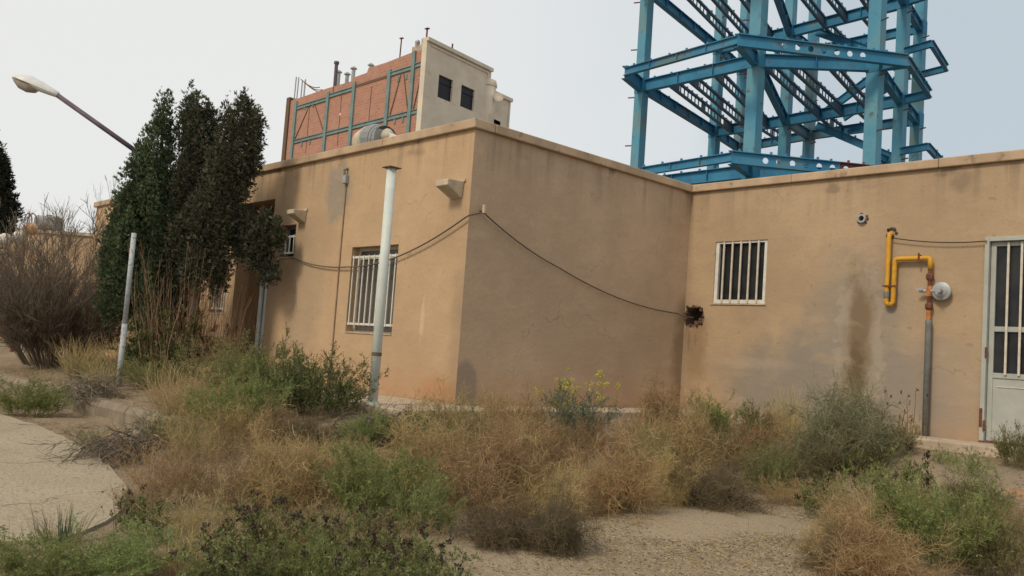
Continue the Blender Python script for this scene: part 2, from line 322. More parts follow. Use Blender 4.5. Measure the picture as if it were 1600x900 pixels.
# ------------------------------------------------------------------ object helpers
def tag(o, label=None, cat=None, group=None, kind=None):
    if label: o['label'] = label
    if cat: o['category'] = cat
    if group: o['group'] = group
    if kind: o['kind'] = kind
    return o
ORG = {}
def thing(name, loc, label, cat, group=None):
    o = bpy.data.objects.new(name, None); o.empty_display_size = 0.2; COL.objects.link(o); o.location = loc
    ORG[o.name] = Vector(loc); return tag(o, label, cat, group)
class MB:
    def __init__(s): s.v = []; s.f = []; s.smooth = False
    def add(s, vs_, fs):
        k = len(s.v); s.v += [tuple(q) for q in vs_]; s.f += [tuple(i+k for i in f) for f in fs]; return s
    def box(s, x0, x1, y0, y1, z0, z1):
        return s.add([(x0,y0,z0),(x1,y0,z0),(x1,y1,z0),(x0,y1,z0),(x0,y0,z1),(x1,y0,z1),(x1,y1,z1),(x0,y1,z1)],
                     [(0,3,2,1),(4,5,6,7),(0,1,5,4),(1,2,6,5),(2,3,7,6),(3,0,4,7)])
    def prof(s, p, q, pts, up=(0,0,1)):
        """sweep a closed 2-D profile (side, up) from p to q"""
        p, q = Vector(p), Vector(q); t = (q-p).normalized(); side = t.cross(Vector(up))
        if side.length < 1e-5: side = t.cross(Vector((0,1,0)))
        side.normalize(); u = side.cross(t); n = len(pts)
        vs_ = [p+side*a+u*b for a, b in pts]+[q+side*a+u*b for a, b in pts]
        fs = [(i, (i+1) % n, n+(i+1) % n, n+i) for i in range(n)]+[tuple(range(n))[::-1], tuple(range(n, 2*n))]
        return s.add(vs_, fs)
    def bar(s, p, q, w, h, up=(0,0,1)):
        return s.prof(p, q, [(-w/2,-h/2),(w/2,-h/2),(w/2,h/2),(-w/2,h/2)], up)
    def ibeam(s, p, q, h, fw, ft=0.02, wt=0.014):
        a, b, c = fw/2, h/2, wt/2
        return s.prof(p, q, [(-a,-b),(a,-b),(a,-b+ft),(c,-b+ft),(c,b-ft),(a,b-ft),(a,b),(-a,b),(-a,b-ft),(-c,b-ft),(-c,-b+ft),(-a,-b+ft)])
    def tube(s, path, r, n=10, caps=True):
        path = [Vector(q) for q in path]; k = len(path); R = r if isinstance(r, (list, tuple)) else [r]*k
        prev = None; rings = []
        for i, q in enumerate(path):
            t = (path[min(i+1, k-1)]-path[max(i-1, 0)]).normalized()
            if prev is None:
                a = Vector((0,0,1)) if abs(t.z) < 0.9 else Vector((1,0,0)); prev = t.cross(a).normalized()
            sd = (prev-t*prev.dot(t)).normalized(); prev = sd; u = t.cross(sd)
            rings.append([q+(sd*math.cos(2*math.pi*j/n)+u*math.sin(2*math.pi*j/n))*R[i] for j in range(n)])
        vs_ = [v for g in rings for v in g]
        fs = [(i*n+j, i*n+(j+1) % n, (i+1)*n+(j+1) % n, (i+1)*n+j) for i in range(k-1) for j in range(n)]
        if caps: fs += [tuple(range(n))[::-1], tuple(range((k-1)*n, k*n))]
        return s.add(vs_, fs)
    def ball(s, c, rx, ry=None, rz=None, nu=14, nv=9, wob=0.0):
        ry = ry or rx; rz = rz or rx; c = Vector(c); vs_ = []; fs = []
        for i in range(nv+1):
            th = math.pi*i/nv
            for j in range(nu):
                ph = 2*math.pi*j/nu; w = 1+wob*(rnd.random()-0.5)
                vs_.append(c+Vector((rx*math.sin(th)*math.cos(ph)*w, ry*math.sin(th)*math.sin(ph)*w, rz*math.cos(th)*w)))
        for i in range(nv):
            for j in range(nu): fs.append((i*nu+j, (i+1)*nu+j, (i+1)*nu+(j+1) % nu, i*nu+(j+1) % nu))
        return s.add(vs_, fs)
    def build(s, name, mat, parent=None, smooth=False, bevel=0, root=None):
        """one mesh object; vertices are given in world space and stored relative to the thing's base"""
        top = root or parent
        while top is not None and top.parent is not None: top = top.parent
        org = ORG.get(top.name, Vector((0,0,0))) if top else Vector((0,0,0))
        me = bpy.data.meshes.new(name); me.from_pydata([tuple(Vector(q)-org) for q in s.v], [], s.f); me.update()
        if smooth: me.polygons.foreach_set('use_smooth', [True]*len(me.polygons))
        me.materials.append(mat); o = bpy.data.objects.new(name, me); COL.objects.link(o)
        if parent: o.parent = parent
        if bevel:
            b = o.modifiers.new('bevel', 'BEVEL'); b.width = bevel; b.segments = 2; b.limit_method = 'ANGLE'
        return o
def rep(o, off, name=None):
    c = o.copy(); COL.objects.link(c); c.location = Vector(o.location)+Vector(off); return c
def copy_tree(o, parent=None):
    c = o.copy(); COL.objects.link(c)
    if parent: c.parent = parent
    for ch in list(o.children): copy_tree(ch, c)
    return c

# ------------------------------------------------------------------ ground, slab, pavement
def build_ground():
    def axis(lo, hi, fine_lo, fine_hi, st):
        a = list(np.arange(fine_lo, fine_hi+1e-6, st)); v = fine_lo; s = st
        while v > lo: s *= 1.35; v -= s; a.insert(0, v)
        v = fine_hi; s = st
        while v < hi: s *= 1.35; v += s; a.append(v)
        return np.array(a)
    X = axis(-700, 700, -14, 10, 0.12); Y = axis(-700, 700, -9, 5.2, 0.12)
    xx, yy = np.meshgrid(X, Y); zz = ground_z(xx, yy)
    r = np.random.default_rng(3)
    bumps = np.zeros_like(xx)
    for _ in range(26):
        kx, ky = r.normal(0, 2.2, 2); bumps += np.sin(kx*xx+ky*yy+r.uniform(0, 6.3))*0.006
    near = (np.hypot(xx, yy) < 40)
    zz = zz+np.where(near & (house_dist(xx, yy) > 0.9) & ~((yy < -3.6) & (xx < 2.9)), bumps*.55, 0)
    zz = zz-0.12*sst(-4.5, -4.9, yy)*sst(1.1, 0.6, xx)*(near)      # the bed below the driveway slab
    V = np.stack([xx, yy, zz], -1).reshape(-1, 3); nx, ny = len(X), len(Y)
    idx = np.arange(nx*ny).reshape(ny, nx)
    F = np.stack([idx[:-1, :-1], idx[:-1, 1:], idx[1:, 1:], idx[1:, :-1]], -1).reshape(-1, 4)
    o = np_mesh('ground', V, F, M['ground']); tag(o, kind='structure')
    o.data.polygons.foreach_set('use_smooth', [True]*len(o.data.polygons))
def np_mesh(name, V, F, mat, col=None, parent=None):
    me = bpy.data.meshes.new(name); V = np.asarray(V, np.float32); F = np.asarray(F, np.int32)
    me.vertices.add(len(V)); me.vertices.foreach_set('co', V.ravel())
    me.loops.add(F.size); me.loops.foreach_set('vertex_index', F.ravel())
    me.polygons.add(len(F)); me.polygons.foreach_set('loop_start', np.arange(len(F), dtype=np.int32)*F.shape[1])
    me.update(calc_edges=True)
    if col is not None:
        a = me.color_attributes.new('tint', 'FLOAT_COLOR', 'POINT')
        a.data.foreach_set('color', np.c_[col, np.ones(len(col))].astype(np.float32).ravel())
    me.materials.append(mat); o = bpy.data.objects.new(name, me); COL.objects.link(o)
    if parent: o.parent = parent
    return o
build_ground()

def sheet(name, outline, mat, lift, thick, kind='structure'):
    """a slab with the given outline that follows the ground, built with a real edge"""
    pts = []
    n = len(outline)
    for i in range(n):
        a, b = outline[i], outline[(i+1) % n]; L_ = math.hypot(b[0]-a[0], b[1]-a[1]); k = max(1, int(L_/0.18))
        for j in range(k):
            t = j/k; w = 0.018 if 0 < j else 0.0
            pts.append((a[0]+(b[0]-a[0])*t+rnd.uniform(-w, w), a[1]+(b[1]-a[1])*t+rnd.uniform(-w, w)))
    z = [float(ground_z(*q))+lift for q in pts]; m = len(pts)
    mb = MB(); mb.add([(x, y, q) for (x, y), q in zip(pts, z)]+[(x, y, q-thick) for (x, y), q in zip(pts, z)],
                      [tuple(range(m))]+[(i, m+i, m+(i+1) % m, (i+1) % m) for i in range(m)])
    return tag(mb.build(name, mat), kind=kind)
sheet('driveway', [(-14,-4.1),(-9,-3.95),(-3.86,-3.796),(-2.61,-3.713),(-1.1,-3.78),(0.54,-4.01),(1.4,-4.2),(2.15,-4.53),(2.55,-4.87),(2.68,-5.1),(2.59,-5.3),(2.0,-5.75),(0.5,-7.2),(-3,-11),(-14,-11)], M['slab'], 0.022, 0.25)

def build_pavement():
    mb = MB(); mb.box(-13.2,-2.6,-0.62,-0.004,-0.3,-0.02); tag(mb.build('pavement', M['concrete'], bevel=0.01), kind='structure')
    mb = MB(); mb.box(-2.6,0.72,-1.28,-0.004,-0.3,0.0); tag(mb.build('pavement', M['concrete'], bevel=0.012), kind='structure')
    mb = MB(); mb.box(0.004,0.66,-0.004,3.79,-0.3,-0.003); tag(mb.build('pavement', M['concrete'], bevel=0.012), kind='structure')
    mb = MB(); mb.box(0.004,3.5,3.79,YC-0.004,-0.3,-0.005); tag(mb.build('pavement', M['concrete'], bevel=0.012), kind='structure')
    mb = MB(); mb.box(3.5,7.4,3.72,YC-0.004,-0.3,0.006); tag(mb.build('pavement', M['concrete'], bevel=0.012), kind='structure')
build_pavement()

def build_kerb():
    k = thing('kerb', (-3.0,-2.8,-0.5), 'low weathered concrete kerb between the driveway gutter and the overgrown planting bed', 'kerb')
    pts = [(-11.0,-2.78),(-1.55,-2.78),(-0.75,-2.84)]
    seg = []
    for a, b in zip(pts[:-1], pts[1:]):
        L_ = math.hypot(b[0]-a[0], b[1]-a[1]); n = max(1, round(L_/0.95))
        for i in range(n):
            seg.append(((a[0]+(b[0]-a[0])*i/n, a[1]+(b[1]-a[1])*i/n), (a[0]+(b[0]-a[0])*(i+1)/n, a[1]+(b[1]-a[1])*(i+1)/n)))
    for a, b in seg:
        L_ = math.hypot(b[0]-a[0], b[1]-a[1]); e = 0.006/L_
        p = (a[0]+(b[0]-a[0])*e, a[1]+(b[1]-a[1])*e, -0.42+rnd.uniform(-.008,.008)); q = (b[0]-(b[0]-a[0])*e, b[1]-(b[1]-a[1])*e, -0.42+rnd.uniform(-.008,.008))
        mb = MB(); mb.prof(p, q, [(-.075,-.25),(.075,-.25),(.075,.07),(.035,.145),(-.075,.15)])
        mb.build('kerb_stone', M['kerb'], k, bevel=0.012)
build_kerb()

# ------------------------------------------------------------------ house
H = thing('house', (0,0,0), 'single-storey ochre plastered house with flat roof, projecting left wing and recessed right wing', 'house')
def grid_wall(axis, plane, a0, a1, z0, z1, holes, thick, mat, name='wall', inward=1):
    """wall in the plane axis=plane, with rectangular holes and real thickness"""
    xs = sorted({a0, a1, *[h_[0] for h_ in holes], *[h_[1] for h_ in holes]}); zs = sorted({z0, z1, *[h_[2] for h_ in holes], *[h_[3] for h_ in holes]})
    mb = MB(); T = plane+thick*inward
    def P(a, t, z): return (a, t, z) if axis == 'y' else (t, a, z)
    def solid(i, j):
        if i < 0 or j < 0 or i >= len(xs)-1 or j >= len(zs)-1: return False
        c = ((xs[i]+xs[i+1])/2, (zs[j]+zs[j+1])/2)
        return not any(h_[0] < c[0] < h_[1] and h_[2] < c[1] < h_[3] for h_ in holes)
    for i in range(len(xs)-1):
        for j in range(len(zs)-1):
            if not solid(i, j): continue
            A, B, C, D = xs[i], xs[i+1], zs[j], zs[j+1]
            for t in (plane, T): mb.add([P(A,t,C), P(B,t,C), P(B,t,D), P(A,t,D)], [(0,1,2,3)])
            if not solid(i-1, j): mb.add([P(A,plane,C),P(A,T,C),P(A,T,D),P(A,plane,D)], [(0,1,2,3)])
            if not solid(i+1, j): mb.add([P(B,plane,C),P(B,T,C),P(B,T,D),P(B,plane,D)], [(0,1,2,3)])
            if not solid(i, j-1): mb.add([P(A,plane,C),P(B,plane,C),P(B,T,C),P(A,T,C)], [(0,1,2,3)])
            if not solid(i, j+1): mb.add([P(A,plane,D),P(B,plane,D),P(B,T,D),P(A,T,D)], [(0,1,2,3)])
    o = mb.build(name, mat, H)
    bm_fix(o); return o
def bm_fix(o):
    import bmesh
    bm = bmesh.new(); bm.from_mesh(o.data); bmesh.ops.remove_doubles(bm, verts=bm.verts, dist=1e-5); bmesh.ops.recalc_face_normals(bm, faces=bm.faces)
    bm.to_mesh(o.data); bm.free()
WIN_A = (-2.46,-1.37,0.77,1.96); WIN_S = (-4.53,-4.06,1.86,2.38); PORCH = (-5.95,-4.80,-0.1,2.83); WIN_F = (-6.85,-6.25,0.96,1.93)
WIN_C = (0.49,1.355,1.6,2.52); DOOR = (4.24,5.28,0.0,2.41); HOLE = (0.035,0.325,1.27,1.53); VENT = (2.69,2.775,2.68,2.775)
ZT = 3.30
wa = grid_wall('y', 0.0, -13.25, 0.0, -0.3, ZT, [WIN_A, WIN_S, PORCH, WIN_F], 0.25, M['wall_a'])
wa.data.materials.append(M['wall_b'])
for f_ in wa.data.polygons:
    if abs(f_.center.x) < 1e-3: f_.material_index = 1
grid_wall('x', 0.0, 0.25, YC, -0.3, ZT, [], 0.25, M['wall_b'], inward=-1)
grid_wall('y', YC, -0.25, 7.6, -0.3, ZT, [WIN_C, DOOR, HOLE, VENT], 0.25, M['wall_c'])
MB().box(-13.25,-13.0,0.25,9.0,-0.3,ZT).build('wall', M['plaster_plain'], H)
MB().box(-13.25,7.6,9.0,9.25,-0.3,ZT).build('wall', M['plaster_plain'], H)
MB().box(7.35,7.6,YC+0.25,9.0,-0.3,ZT).build('wall', M['plaster_plain'], H)
MB().add([(-13.1,0.12,3.1),(-0.12,0.12,3.1),(-0.12,YC+.12,3.1),(7.5,YC+.12,3.1),(7.5,9.1,3.1),(-13.1,9.1,3.1),
          (-13.1,0.12,3.22),(-0.12,0.12,3.22),(-0.12,YC+.12,3.22),(7.5,YC+.12,3.22),(7.5,9.1,3.22),(-13.1,9.1,3.22)],
         [(0,1,2,3,4,5),(6,7,8,9,10,11),(0,1,7,6),(1,2,8,7),(2,3,9,8),(3,4,10,9),(4,5,11,10),(5,0,6,11)]).build('roof', M['concrete'], H)
def coping():
    def run(p0, p1, fixed, axis, lo, hi, step):
        n = max(1, round(abs(p1-p0)/step))
        for i in range(n):
            a, b = p0+(p1-p0)*i/n, p0+(p1-p0)*(i+1)/n; e = 0.0015; dz = rnd.uniform(-.004,.004); dd = rnd.uniform(-.004,.004)
            mb = MB()
            if axis == 'x': mb.box(a+e, b-e, lo+dd, hi, ZT+.002, 3.415+dz)
            else: mb.box(lo, hi+dd, a+e, b-e, ZT+.002, 3.415+dz)
            mb.build('coping_slab', M['coping'], H, bevel=0.012)
    run(-13.32, 0.055, 0, 'x', -0.055, 0.28, 1.9)
    run(0.283, YC-0.058, 0, 'y', -0.28, 0.055, 2.1)
    run(-0.28, 7.65, 0, 'x', YC-0.055, YC+0.28, 2.0)
coping()
def barred_window(hole, y, n, rail, frame_w=0.045, frame_y=0.12, grille_y=0.03, mull=True, outer_frame=False, barw=0.016, curtain=False, sill=True):
    x0, x1, z0, z1 = hole
    fr = MB(); f = frame_w; yb = y+frame_y
    fr.box(x0, x1, yb, yb+.05, z0, z0+f); fr.box(x0, x1, yb, yb+.05, z1-f, z1)
    fr.box(x0, x0+f, yb+.001, yb+.049, z0+f, z1-f); fr.box(x1-f, x1, yb+.001, yb+.049, z0+f, z1-f)
    w = fr.build('window', M['beige_metal'] if mull else M['galv'], H)
    if mull: MB().box((x0+x1)/2-.03, (x0+x1)/2+.03, yb-.004, yb+.046, z0+f, z1-f).build('mullion', M['beige_metal'], w)
    if mull: MB().box(x0+f, x1-f, yb+.004, yb+.044, z1-.16, z1-.13).build('transom', M['beige_metal'], w)
    MB().box(x0+f-.01, x1-f+.01, yb+.02, yb+.026, z0+f-.01, z1-f+.01).build('pane', M['dusty_glass'] if mull else M['glass'], w)
    if curtain:
        c = MB(); k = 22; a, b = x0+.06, x0+.42
        vs_ = [(a+(b-a)*i/k, yb+.10+.02*math.sin(i*1.9), z) for i in range(k+1) for z in (z0, z1)]
        c.add(vs_, [(2*i, 2*i+2, 2*i+3, 2*i+1) for i in range(k)])
    gy = y+grille_y
    r1 = MB(); r1.box(x0+.004, x1-.004, gy-.012, gy+.008, rail[1]-.014, rail[1]+.014); r1.build('rail', M['white_metal'], w)
    r1 = MB(); r1.box(x0-.01 if not outer_frame else x0+.004, x1-.004, gy-.012, gy+.008, rail[0]-.014, rail[0]+.014); r1.build('rail', M['white_metal'], w)
    b0 = MB(); xa = x0+.05; b0.box(xa-barw/2, xa+barw/2, gy-.026, gy-.013, rail[0]-.02, rail[1]+.02); b0 = b0.build('bar', M['white_metal'], w)
    for i in range(1, n): rep(b0, ((x1-.05-xa)*i/(n-1)+rnd.uniform(-.004,.004), 0, 0))
    if sill: MB().box(x0+.003, x1-.003, y-.012, yb-.002, z0+.001, z0+.022).build('sill', M['concrete'], w)
    return w
barred_window(WIN_A, 0, 9, (0.90, 1.82))
barred_window(WIN_S, 0, 4, (1.945, 2.20), mull=False)
barred_window(WIN_F, 0, 6, (1.06, 1.82))
def wing_window():
    x0, x1, z0, z1 = WIN_C; y = YC; f = 0.055
    fr = MB(); yb = y+0.02
    fr.box(x0, x1, yb, yb+.06, z0, z0+f); fr.box(x0, x1, yb, yb+.06, z1-f*.6, z1)
    fr.box(x0, x0+f, yb+.001, yb+.059, z0+f, z1-f*.6); fr.box(x1-f, x1, yb+.001, yb+.059, z0+f, z1-f*.6)
    w = fr.build('window', M['white_metal'], H)
    MB().box(x0+f-.01, x1-f+.01, yb+.045, yb+.052, z0+f-.01, z1-f*.6+.01).build('pane', M['glass'], w)
    b0 = MB().box(-.013, .013, yb-.018, yb-.001, z0+.012, z1-.008); b0 = b0.build('bar', M['cream_metal'], w); b0.location.x = x0+f+.09
    for i in range(1, 5): c = rep(b0, ((x1-x0-2*f-.18)*i/4, 0, 0))
    MB().box(x0-.03, x1+.02, y-.018, yb-.002, z0-.022, z0-.001).build('sill', M['concrete'], w)
wing_window()
def wing_door():
    x0, x1, z0, z1 = DOOR; y = YC
    fr = MB(); fr.box(x0, x0+.05, y-.03, y+.10, z0, z1); fr.box(x1-.05, x1, y-.03, y+.10, z0, z1); fr.box(x0+.05, x1-.05, y-.029, y+.10, z1-.05, z1)
    d = fr.build('door_frame', M['door_paint'], H, bevel=0.004)
    st = MB(); a, b = x0+.055, x1-.055
    st.box(a, a+.055, y+.03, y+.07, .03, z1-.055); st.box(b-.055, b, y+.03, y+.07, .03, z1-.055)
    for q, w_ in ((z1-.08, .025), (1.33, .03), (.79, .03), (.06, .03)): st.box(a+.055, b-.055, y+.031, y+.069, q-w_, q+w_)
    leaf = st.build('door_leaf', M['door_paint'], H, bevel=0.003)
    MB().box(a+.055, b-.055, y+.045, y+.055, .09, .76).build('panel', M['door_paint'], leaf)
    MB().box(a+.055, b-.055, y+.058, y+.064, .82, z1-.1).build('pane', M['glass'], leaf)
    MB().box(a+.10, b-.10, y+.036, y+.0445, .655, .667).build('panel_rib', M['cream_metal'], leaf)
    b0 = MB().box(-.012, .012, y+.008, y+.028, .80, z1-.06).build('bar', M['cream_metal'], leaf); b0.location.x = a+.19
    for i in range(1, 5): rep(b0, (.142*i, 0, 0))
    for z in (1.05, .20):
        MB().tube([(x0+.052, y-.036, z-.06), (x0+.052, y-.036, z+.06)], .014, 8).build('hinge', M['rust'], d)
    MB().box(x0-.004, x0+.03, y-.034, y-.0305, .18, .40).build('rust_patch', M['rust'], d)
    MB().box(x1-.13, x1-.10, y+.0, y+.028, 1.0, 1.14).build('handle', M['galv'], leaf)
    MB().box(x0, x1, y-.04, y+.1, 0.0085, .028).build('threshold', M['rust'], d)
wing_door()
def porch():
    x0, x1, z0, z1 = PORCH
    mb = MB(); D = 1.15; y0 = .25
    mb.add([(x0-.02,y0,-.02),(x0-.02,D,-.02),(x0-.02,D,z1),(x0-.02,y0,z1)], [(0,1,2,3)])
    mb.add([(x1+.02,y0,-.02),(x1+.02,D,-.02),(x1+.02,D,z1),(x1+.02,y0,z1)], [(0,1,2,3)])
    mb.add([(x0-.02,D,-.02),(x1+.02,D,-.02),(x1+.02,D,z1),(x0-.02,D,z1)], [(0,1,2,3)])
    mb.add([(x0-.02,y0,z1+.002),(x1+.02,y0,z1+.002),(x1+.02,D,z1+.002),(x0-.02,D,z1+.002)], [(0,1,2,3)])
    mb.add([(x0-.02,0.0,-.025),(x1+.02,0.0,-.025),(x1+.02,D,-.025),(x0-.02,D,-.025)], [(0,1,2,3)])
    mb.build('porch_recess', M['plaster_plain'], H)
    # narrow metal door standing at the right jamb
    fr = MB(); a, b = x1-.29, x1-.01
    fr.box(a, a+.075, .02, .07, 0, 2.02); fr.box(b-.10, b, .02, .07, 0, 2.02); fr.box(a+.075, b-.10, .021, .069, 1.97, 2.02); fr.box(a+.075, b-.10, .021, .069, 0, .06)
    f = fr.build('side_door', M['lamp_white'], H); MB().box(a+.07, b-.095, .045, .055, .06, 1.97).build('panel', M['grey_metal'], f)
    MB().box(x0+.34, x0+.95, D-.05, D-.005, 0, 2.1).build('inner_door', M['brown_metal'], H)
    s = MB().box(x0+.02+.30, x0+.46, D-.08, D-.052, 1.55, 1.73).build('meter_box', M['socket'], H, bevel=.006)
    MB().box(x0+.36, x0+.42, D-.086, D-.0805, 1.60, 1.67).build('meter_dial', M['hollow'], s)
porch()
def spout(x0, x1, z0, z1, proj_):
    w = 0.022; mb = MB()
    # sloping concrete gutter spout: a trough narrower at the foot
    zs = z1-z0
    vs_ = [(x0,-.003,z1-.01),(x1,-.003,z1-.01),(x1-.03,-.003,z0),(x0+.03,-.003,z0),
           (x0+.01,-proj_,z1-.02),(x1-.01,-proj_,z1-.02),(x1-.015,-proj_,z1-zs*.42),(x0+.015,-proj_,z1-zs*.42)]
    mb.add(vs_, [(0,1,2,3),(4,7,6,5),(0,4,5,1),(1,5,6,2),(2,6,7,3),(3,7,4,0)])
    o = mb.build('rain_spout', M['spout'], H, bevel=0.008)
    MB().box(x0-.02, x1+.02, -.02, -.001, z1-.012, z1+.018).build('spout_lip', M['concrete'], o)
spout(-0.385,-0.12,2.46,2.68,0.25)
spout(-4.0,-3.77,2.38,2.58,0.22)
def broken_duct():
    x0, x1, z0, z1 = HOLE
    b = MB()
    b.add([(x0,YC+.25,z0),(x1,YC+.25,z0),(x1,YC+.25,z1),(x0,YC+.25,z1)], [(0,1,2,3)])
    o = b.build('broken_opening', M['hollow'], H)
    lumps = MB()
    for i in range(11):
        t = i/11*4; s_ = t % 1
        if t < 1: px, pz = x0+(x1-x0)*s_, z0
        elif t < 2: px, pz = x1, z0+(z1-z0)*s_
        elif t < 3: px, pz = x1-(x1-x0)*s_, z1
        else: px, pz = x0, z1-(z1-z0)*s_
        lumps.ball((px+rnd.uniform(-.015,.015), YC-.012+rnd.uniform(-.02,.01), pz+rnd.uniform(-.015,.015)), rnd.uniform(.014,.030), rnd.uniform(.02,.035), rnd.uniform(.014,.03), 6, 4, .5)
    tag(lumps.build('broken_edge', M['brick_lump'], o), kind='stuff')
    lum2 = MB()
    for i in range(6): lum2.ball((rnd.uniform(x0+.04,x1-.04), YC+rnd.uniform(.10,.2), z0+rnd.uniform(.02,.08)), rnd.uniform(.025,.045), None, None, 6, 4, .5)
    tag(lum2.build('rubble', M['brick_lump'], o), kind='stuff')
    x0, x1, z0, z1 = VENT
    c = ((x0+x1)/2, (z0+z1)/2)
    o2 = MB().add([(x0,YC+.25,z0),(x1,YC+.25,z0),(x1,YC+.25,z1),(x0,YC+.25,z1)], [(0,1,2,3)]).build('vent_hole', M['interior'], H)
    ring = MB()
    n = 14
    for i in range(n):
        a, b_ = 2*math.pi*i/n, 2*math.pi*(i+1)/n
        for (r0, r1, y0, y1) in ((.036,.058,-.05,-.05),(.058,.058,-.05,.05),(.036,.036,-.05,.10)):
            ring.add([(c[0]+r0*math.cos(a),YC+y0,c[1]+r0*math.sin(a)),(c[0]+r0*math.cos(b_),YC+y0,c[1]+r0*math.sin(b_)),
                      (c[0]+r1*math.cos(b_),YC+y1,c[1]+r1*math.sin(b_)),(c[0]+r1*math.cos(a),YC+y1,c[1]+r1*math.sin(a))], [(0,1,2,3)])
    ring.build('vent_pipe', M['galv'], o2)
    chips = MB()
    for i in range(10):
        a = rnd.uniform(0, 6.28); chips.ball((c[0]+.066*math.cos(a), YC-.004, c[1]+.066*math.sin(a)), .018, .012, .018, 5, 4, .5)
    tag(chips.build('broken_edge', M['brick_lump'], o2), kind='stuff')
broken_duct()
MB().tube([(-2.74,-.012,z) for z in np.linspace(0.0,2.86,10)], .011, 6).build('conduit', M['conduit'], H)
cb = MB().box(-2.785,-2.695,-.06,-.001,2.88,3.0).build('junction_box', M['galv'], H, bevel=.006)
MB().tube([(-2.74,-.05,3.0),(-2.74,-.06,3.07),(-2.74,-.005,3.1)], .02, 6).build('cable_gland', M['grey_pipe'], cb)
# cables strung along the walls
def sag(a, b, s, n=16):
    a, b = Vector(a), Vector(b); return [a.lerp(b, i/n)+Vector((0,0,-s*4*(i/n)*(1-i/n))) for i in range(n+1)]
def cables():
    t = MB(); p = sag((-4.05,-.03,1.86), (-2.50,-.05,1.68), .05)[:-1]+sag((-2.50,-.05,1.68), (-1.12,-.05,1.83), .05)[:-1]+sag((-1.12,-.05,1.83), (0.05,-.05,2.24), .03)[:-1]+sag((0.05,-.04,2.24), (0.06,.17,2.31), .0, 4)[:-1]
    p += sag((0.06,.17,2.31), (0.05,1.56,1.80), .05)[:-1]+sag((0.05,1.56,1.80), (0.06,4.15,1.42), .10)[:-1]+sag((.06,4.15,1.42), (.16,YC+.02,1.38), .02, 5)
    t.tube(p, .0095, 6); tag(t.build('wall_cable', M['cable'], smooth=True), 'brown cable sagging across both walls around the house corner into the broken hole', 'cable')
    hk = thing('cable_hook', (0.0,.17,2.33), 'small rusty hook near the house corner holding up the sagging cable', 'hook')
    MB().tube([(-.01,.17,2.33),(.07,.17,2.325)], .012, 6).build('pin', M['rust'], hk)
    MB().tube([(.07,.17,2.30),(.07,.17,2.40)], .022, 8).build('insulator', M['spout'], hk)
    t = MB(); t.tube(sag((3.10,YC-.06,2.46), (4.27,YC-.05,2.36), .04), .007, 6)
    tag(t.build('door_cable', M['black_cable'], smooth=True), 'thin dark wire from the yellow gas pipe to the barred door frame', 'cable')
cables()
def gas():
    y = YC-.07; g = thing('gas_pipe', (3.64,YC-.07,0), 'bent yellow gas pipe with rusty fittings and grey regulator on the right wing wall', 'gas pipe')
    def rnd_path(pts, r):
        out = [Vector(pts[0])]
        for i in range(1, len(pts)-1):
            a, b, c = map(Vector, pts[i-1:i+2]); d1 = (a-b).normalized(); d2 = (c-b).normalized()
            for k in range(6):
                t = k/5; p1 = b+d1*r; p2 = b+d2*r; out.append((p1*(1-t)**2)+(b*2*t*(1-t))+(p2*t*t))
        out.append(Vector(pts[-1])); return out
    P = [(3.12,YC+.05,2.50),(3.12,y,2.50),(3.115,y,1.60),(3.20,y,1.60),(3.205,y,2.175),(3.64,y,2.175),(3.64,y,2.03)]
    MB().tube(rnd_path(P, .042), .030, 12).build('pipe', M['yellow'], g, smooth=True)
    MB().tube([(3.116,y,1.68),(3.116,y,1.76)], .037, 12).build('coupling', M['grey_pipe'], g)
    MB().tube([(3.64,y,2.03),(3.64,y,1.42)], .024, 10).build('lower_pipe', M['rust'], g)
    for z in (1.94, 1.58): MB().tube([(3.64,y,z-.045),(3.64,y,z-.02),(3.64,y,z+.02),(3.64,y,z+.045)], [.030,.045,.045,.030], 6).build('union', M['rust'], g)
    MB().tube([(3.64,y,1.53),(3.64,y,1.39)], .027, 10).build('rusty_joint', M['rust_orange'], g)
    MB().tube([(3.64,y,1.41),(3.645,y,1.37),(3.65,y,-.0)], .038, 12).build('riser', M['grey_pipe'], g, smooth=True)
    v = MB(); v.tube([(3.64,y,1.83),(3.64,y,1.70)], .036, 8); v = v.build('valve', M['rust_orange'], g)
    MB().tube([(3.60,y-.01,1.765),(3.53,y-.03,1.775)], [.022,.026], 8).build('valve_cap', M['galv'], v)
    MB().box(3.50,3.58,y-.055,y-.045,1.77,1.80).build('handle', M['galv'], v)
    r_ = MB(); r_.tube([(3.66,y-.0,1.765),(3.73,y-.02,1.765)], .028, 8); r_ = r_.build('regulator', M['galv'], g)
    MB().tube([(3.785,y+.05,1.765),(3.785,y+.01,1.765),(3.785,y,1.765),(3.785,y-.02,1.765),(3.785,y-.03,1.765),(3.785,y-.05,1.765)], [.075,.10,.112,.112,.085,.06], 20).build('regulator_dome', M['galv'], r_)
    MB().tube([(3.79,y-.05,1.765),(3.79,y-.13,1.765)], .032, 12).build('regulator_cap', M['galv'], r_)
    for (cx, cz, hor) in ((3.16,1.83,True),(3.51,2.175,False)):
        b = MB()
        if hor: b.box(cx-.09, cx+.09, y-.036, y-.030, cz-.010, cz+.010); b.box(cx-.01, cx+.01, y-.03, YC, cz-.009, cz+.009)
        else: b.box(cx-.011, cx+.011, y-.038, y-.031, cz-.06, cz+.06); b.box(cx-.01, cx+.01, y+.031, YC, cz-.012, cz+.012); b.box(cx-.0105, cx+.0105, y-.033, y+.033, cz+.032, cz+.042)
        b.build('clamp', M['rust'], g)
    b = MB()
    for i in range(12):
        a = rnd.uniform(0, 6.28); b.ball((3.12+.06*math.cos(a), YC-.006, 2.52+.055*math.sin(a)), .022, .014, .02, 5, 4, .5)
    tag(b.build('mortar_patch', M['hollow'], g), kind='stuff')
gas()

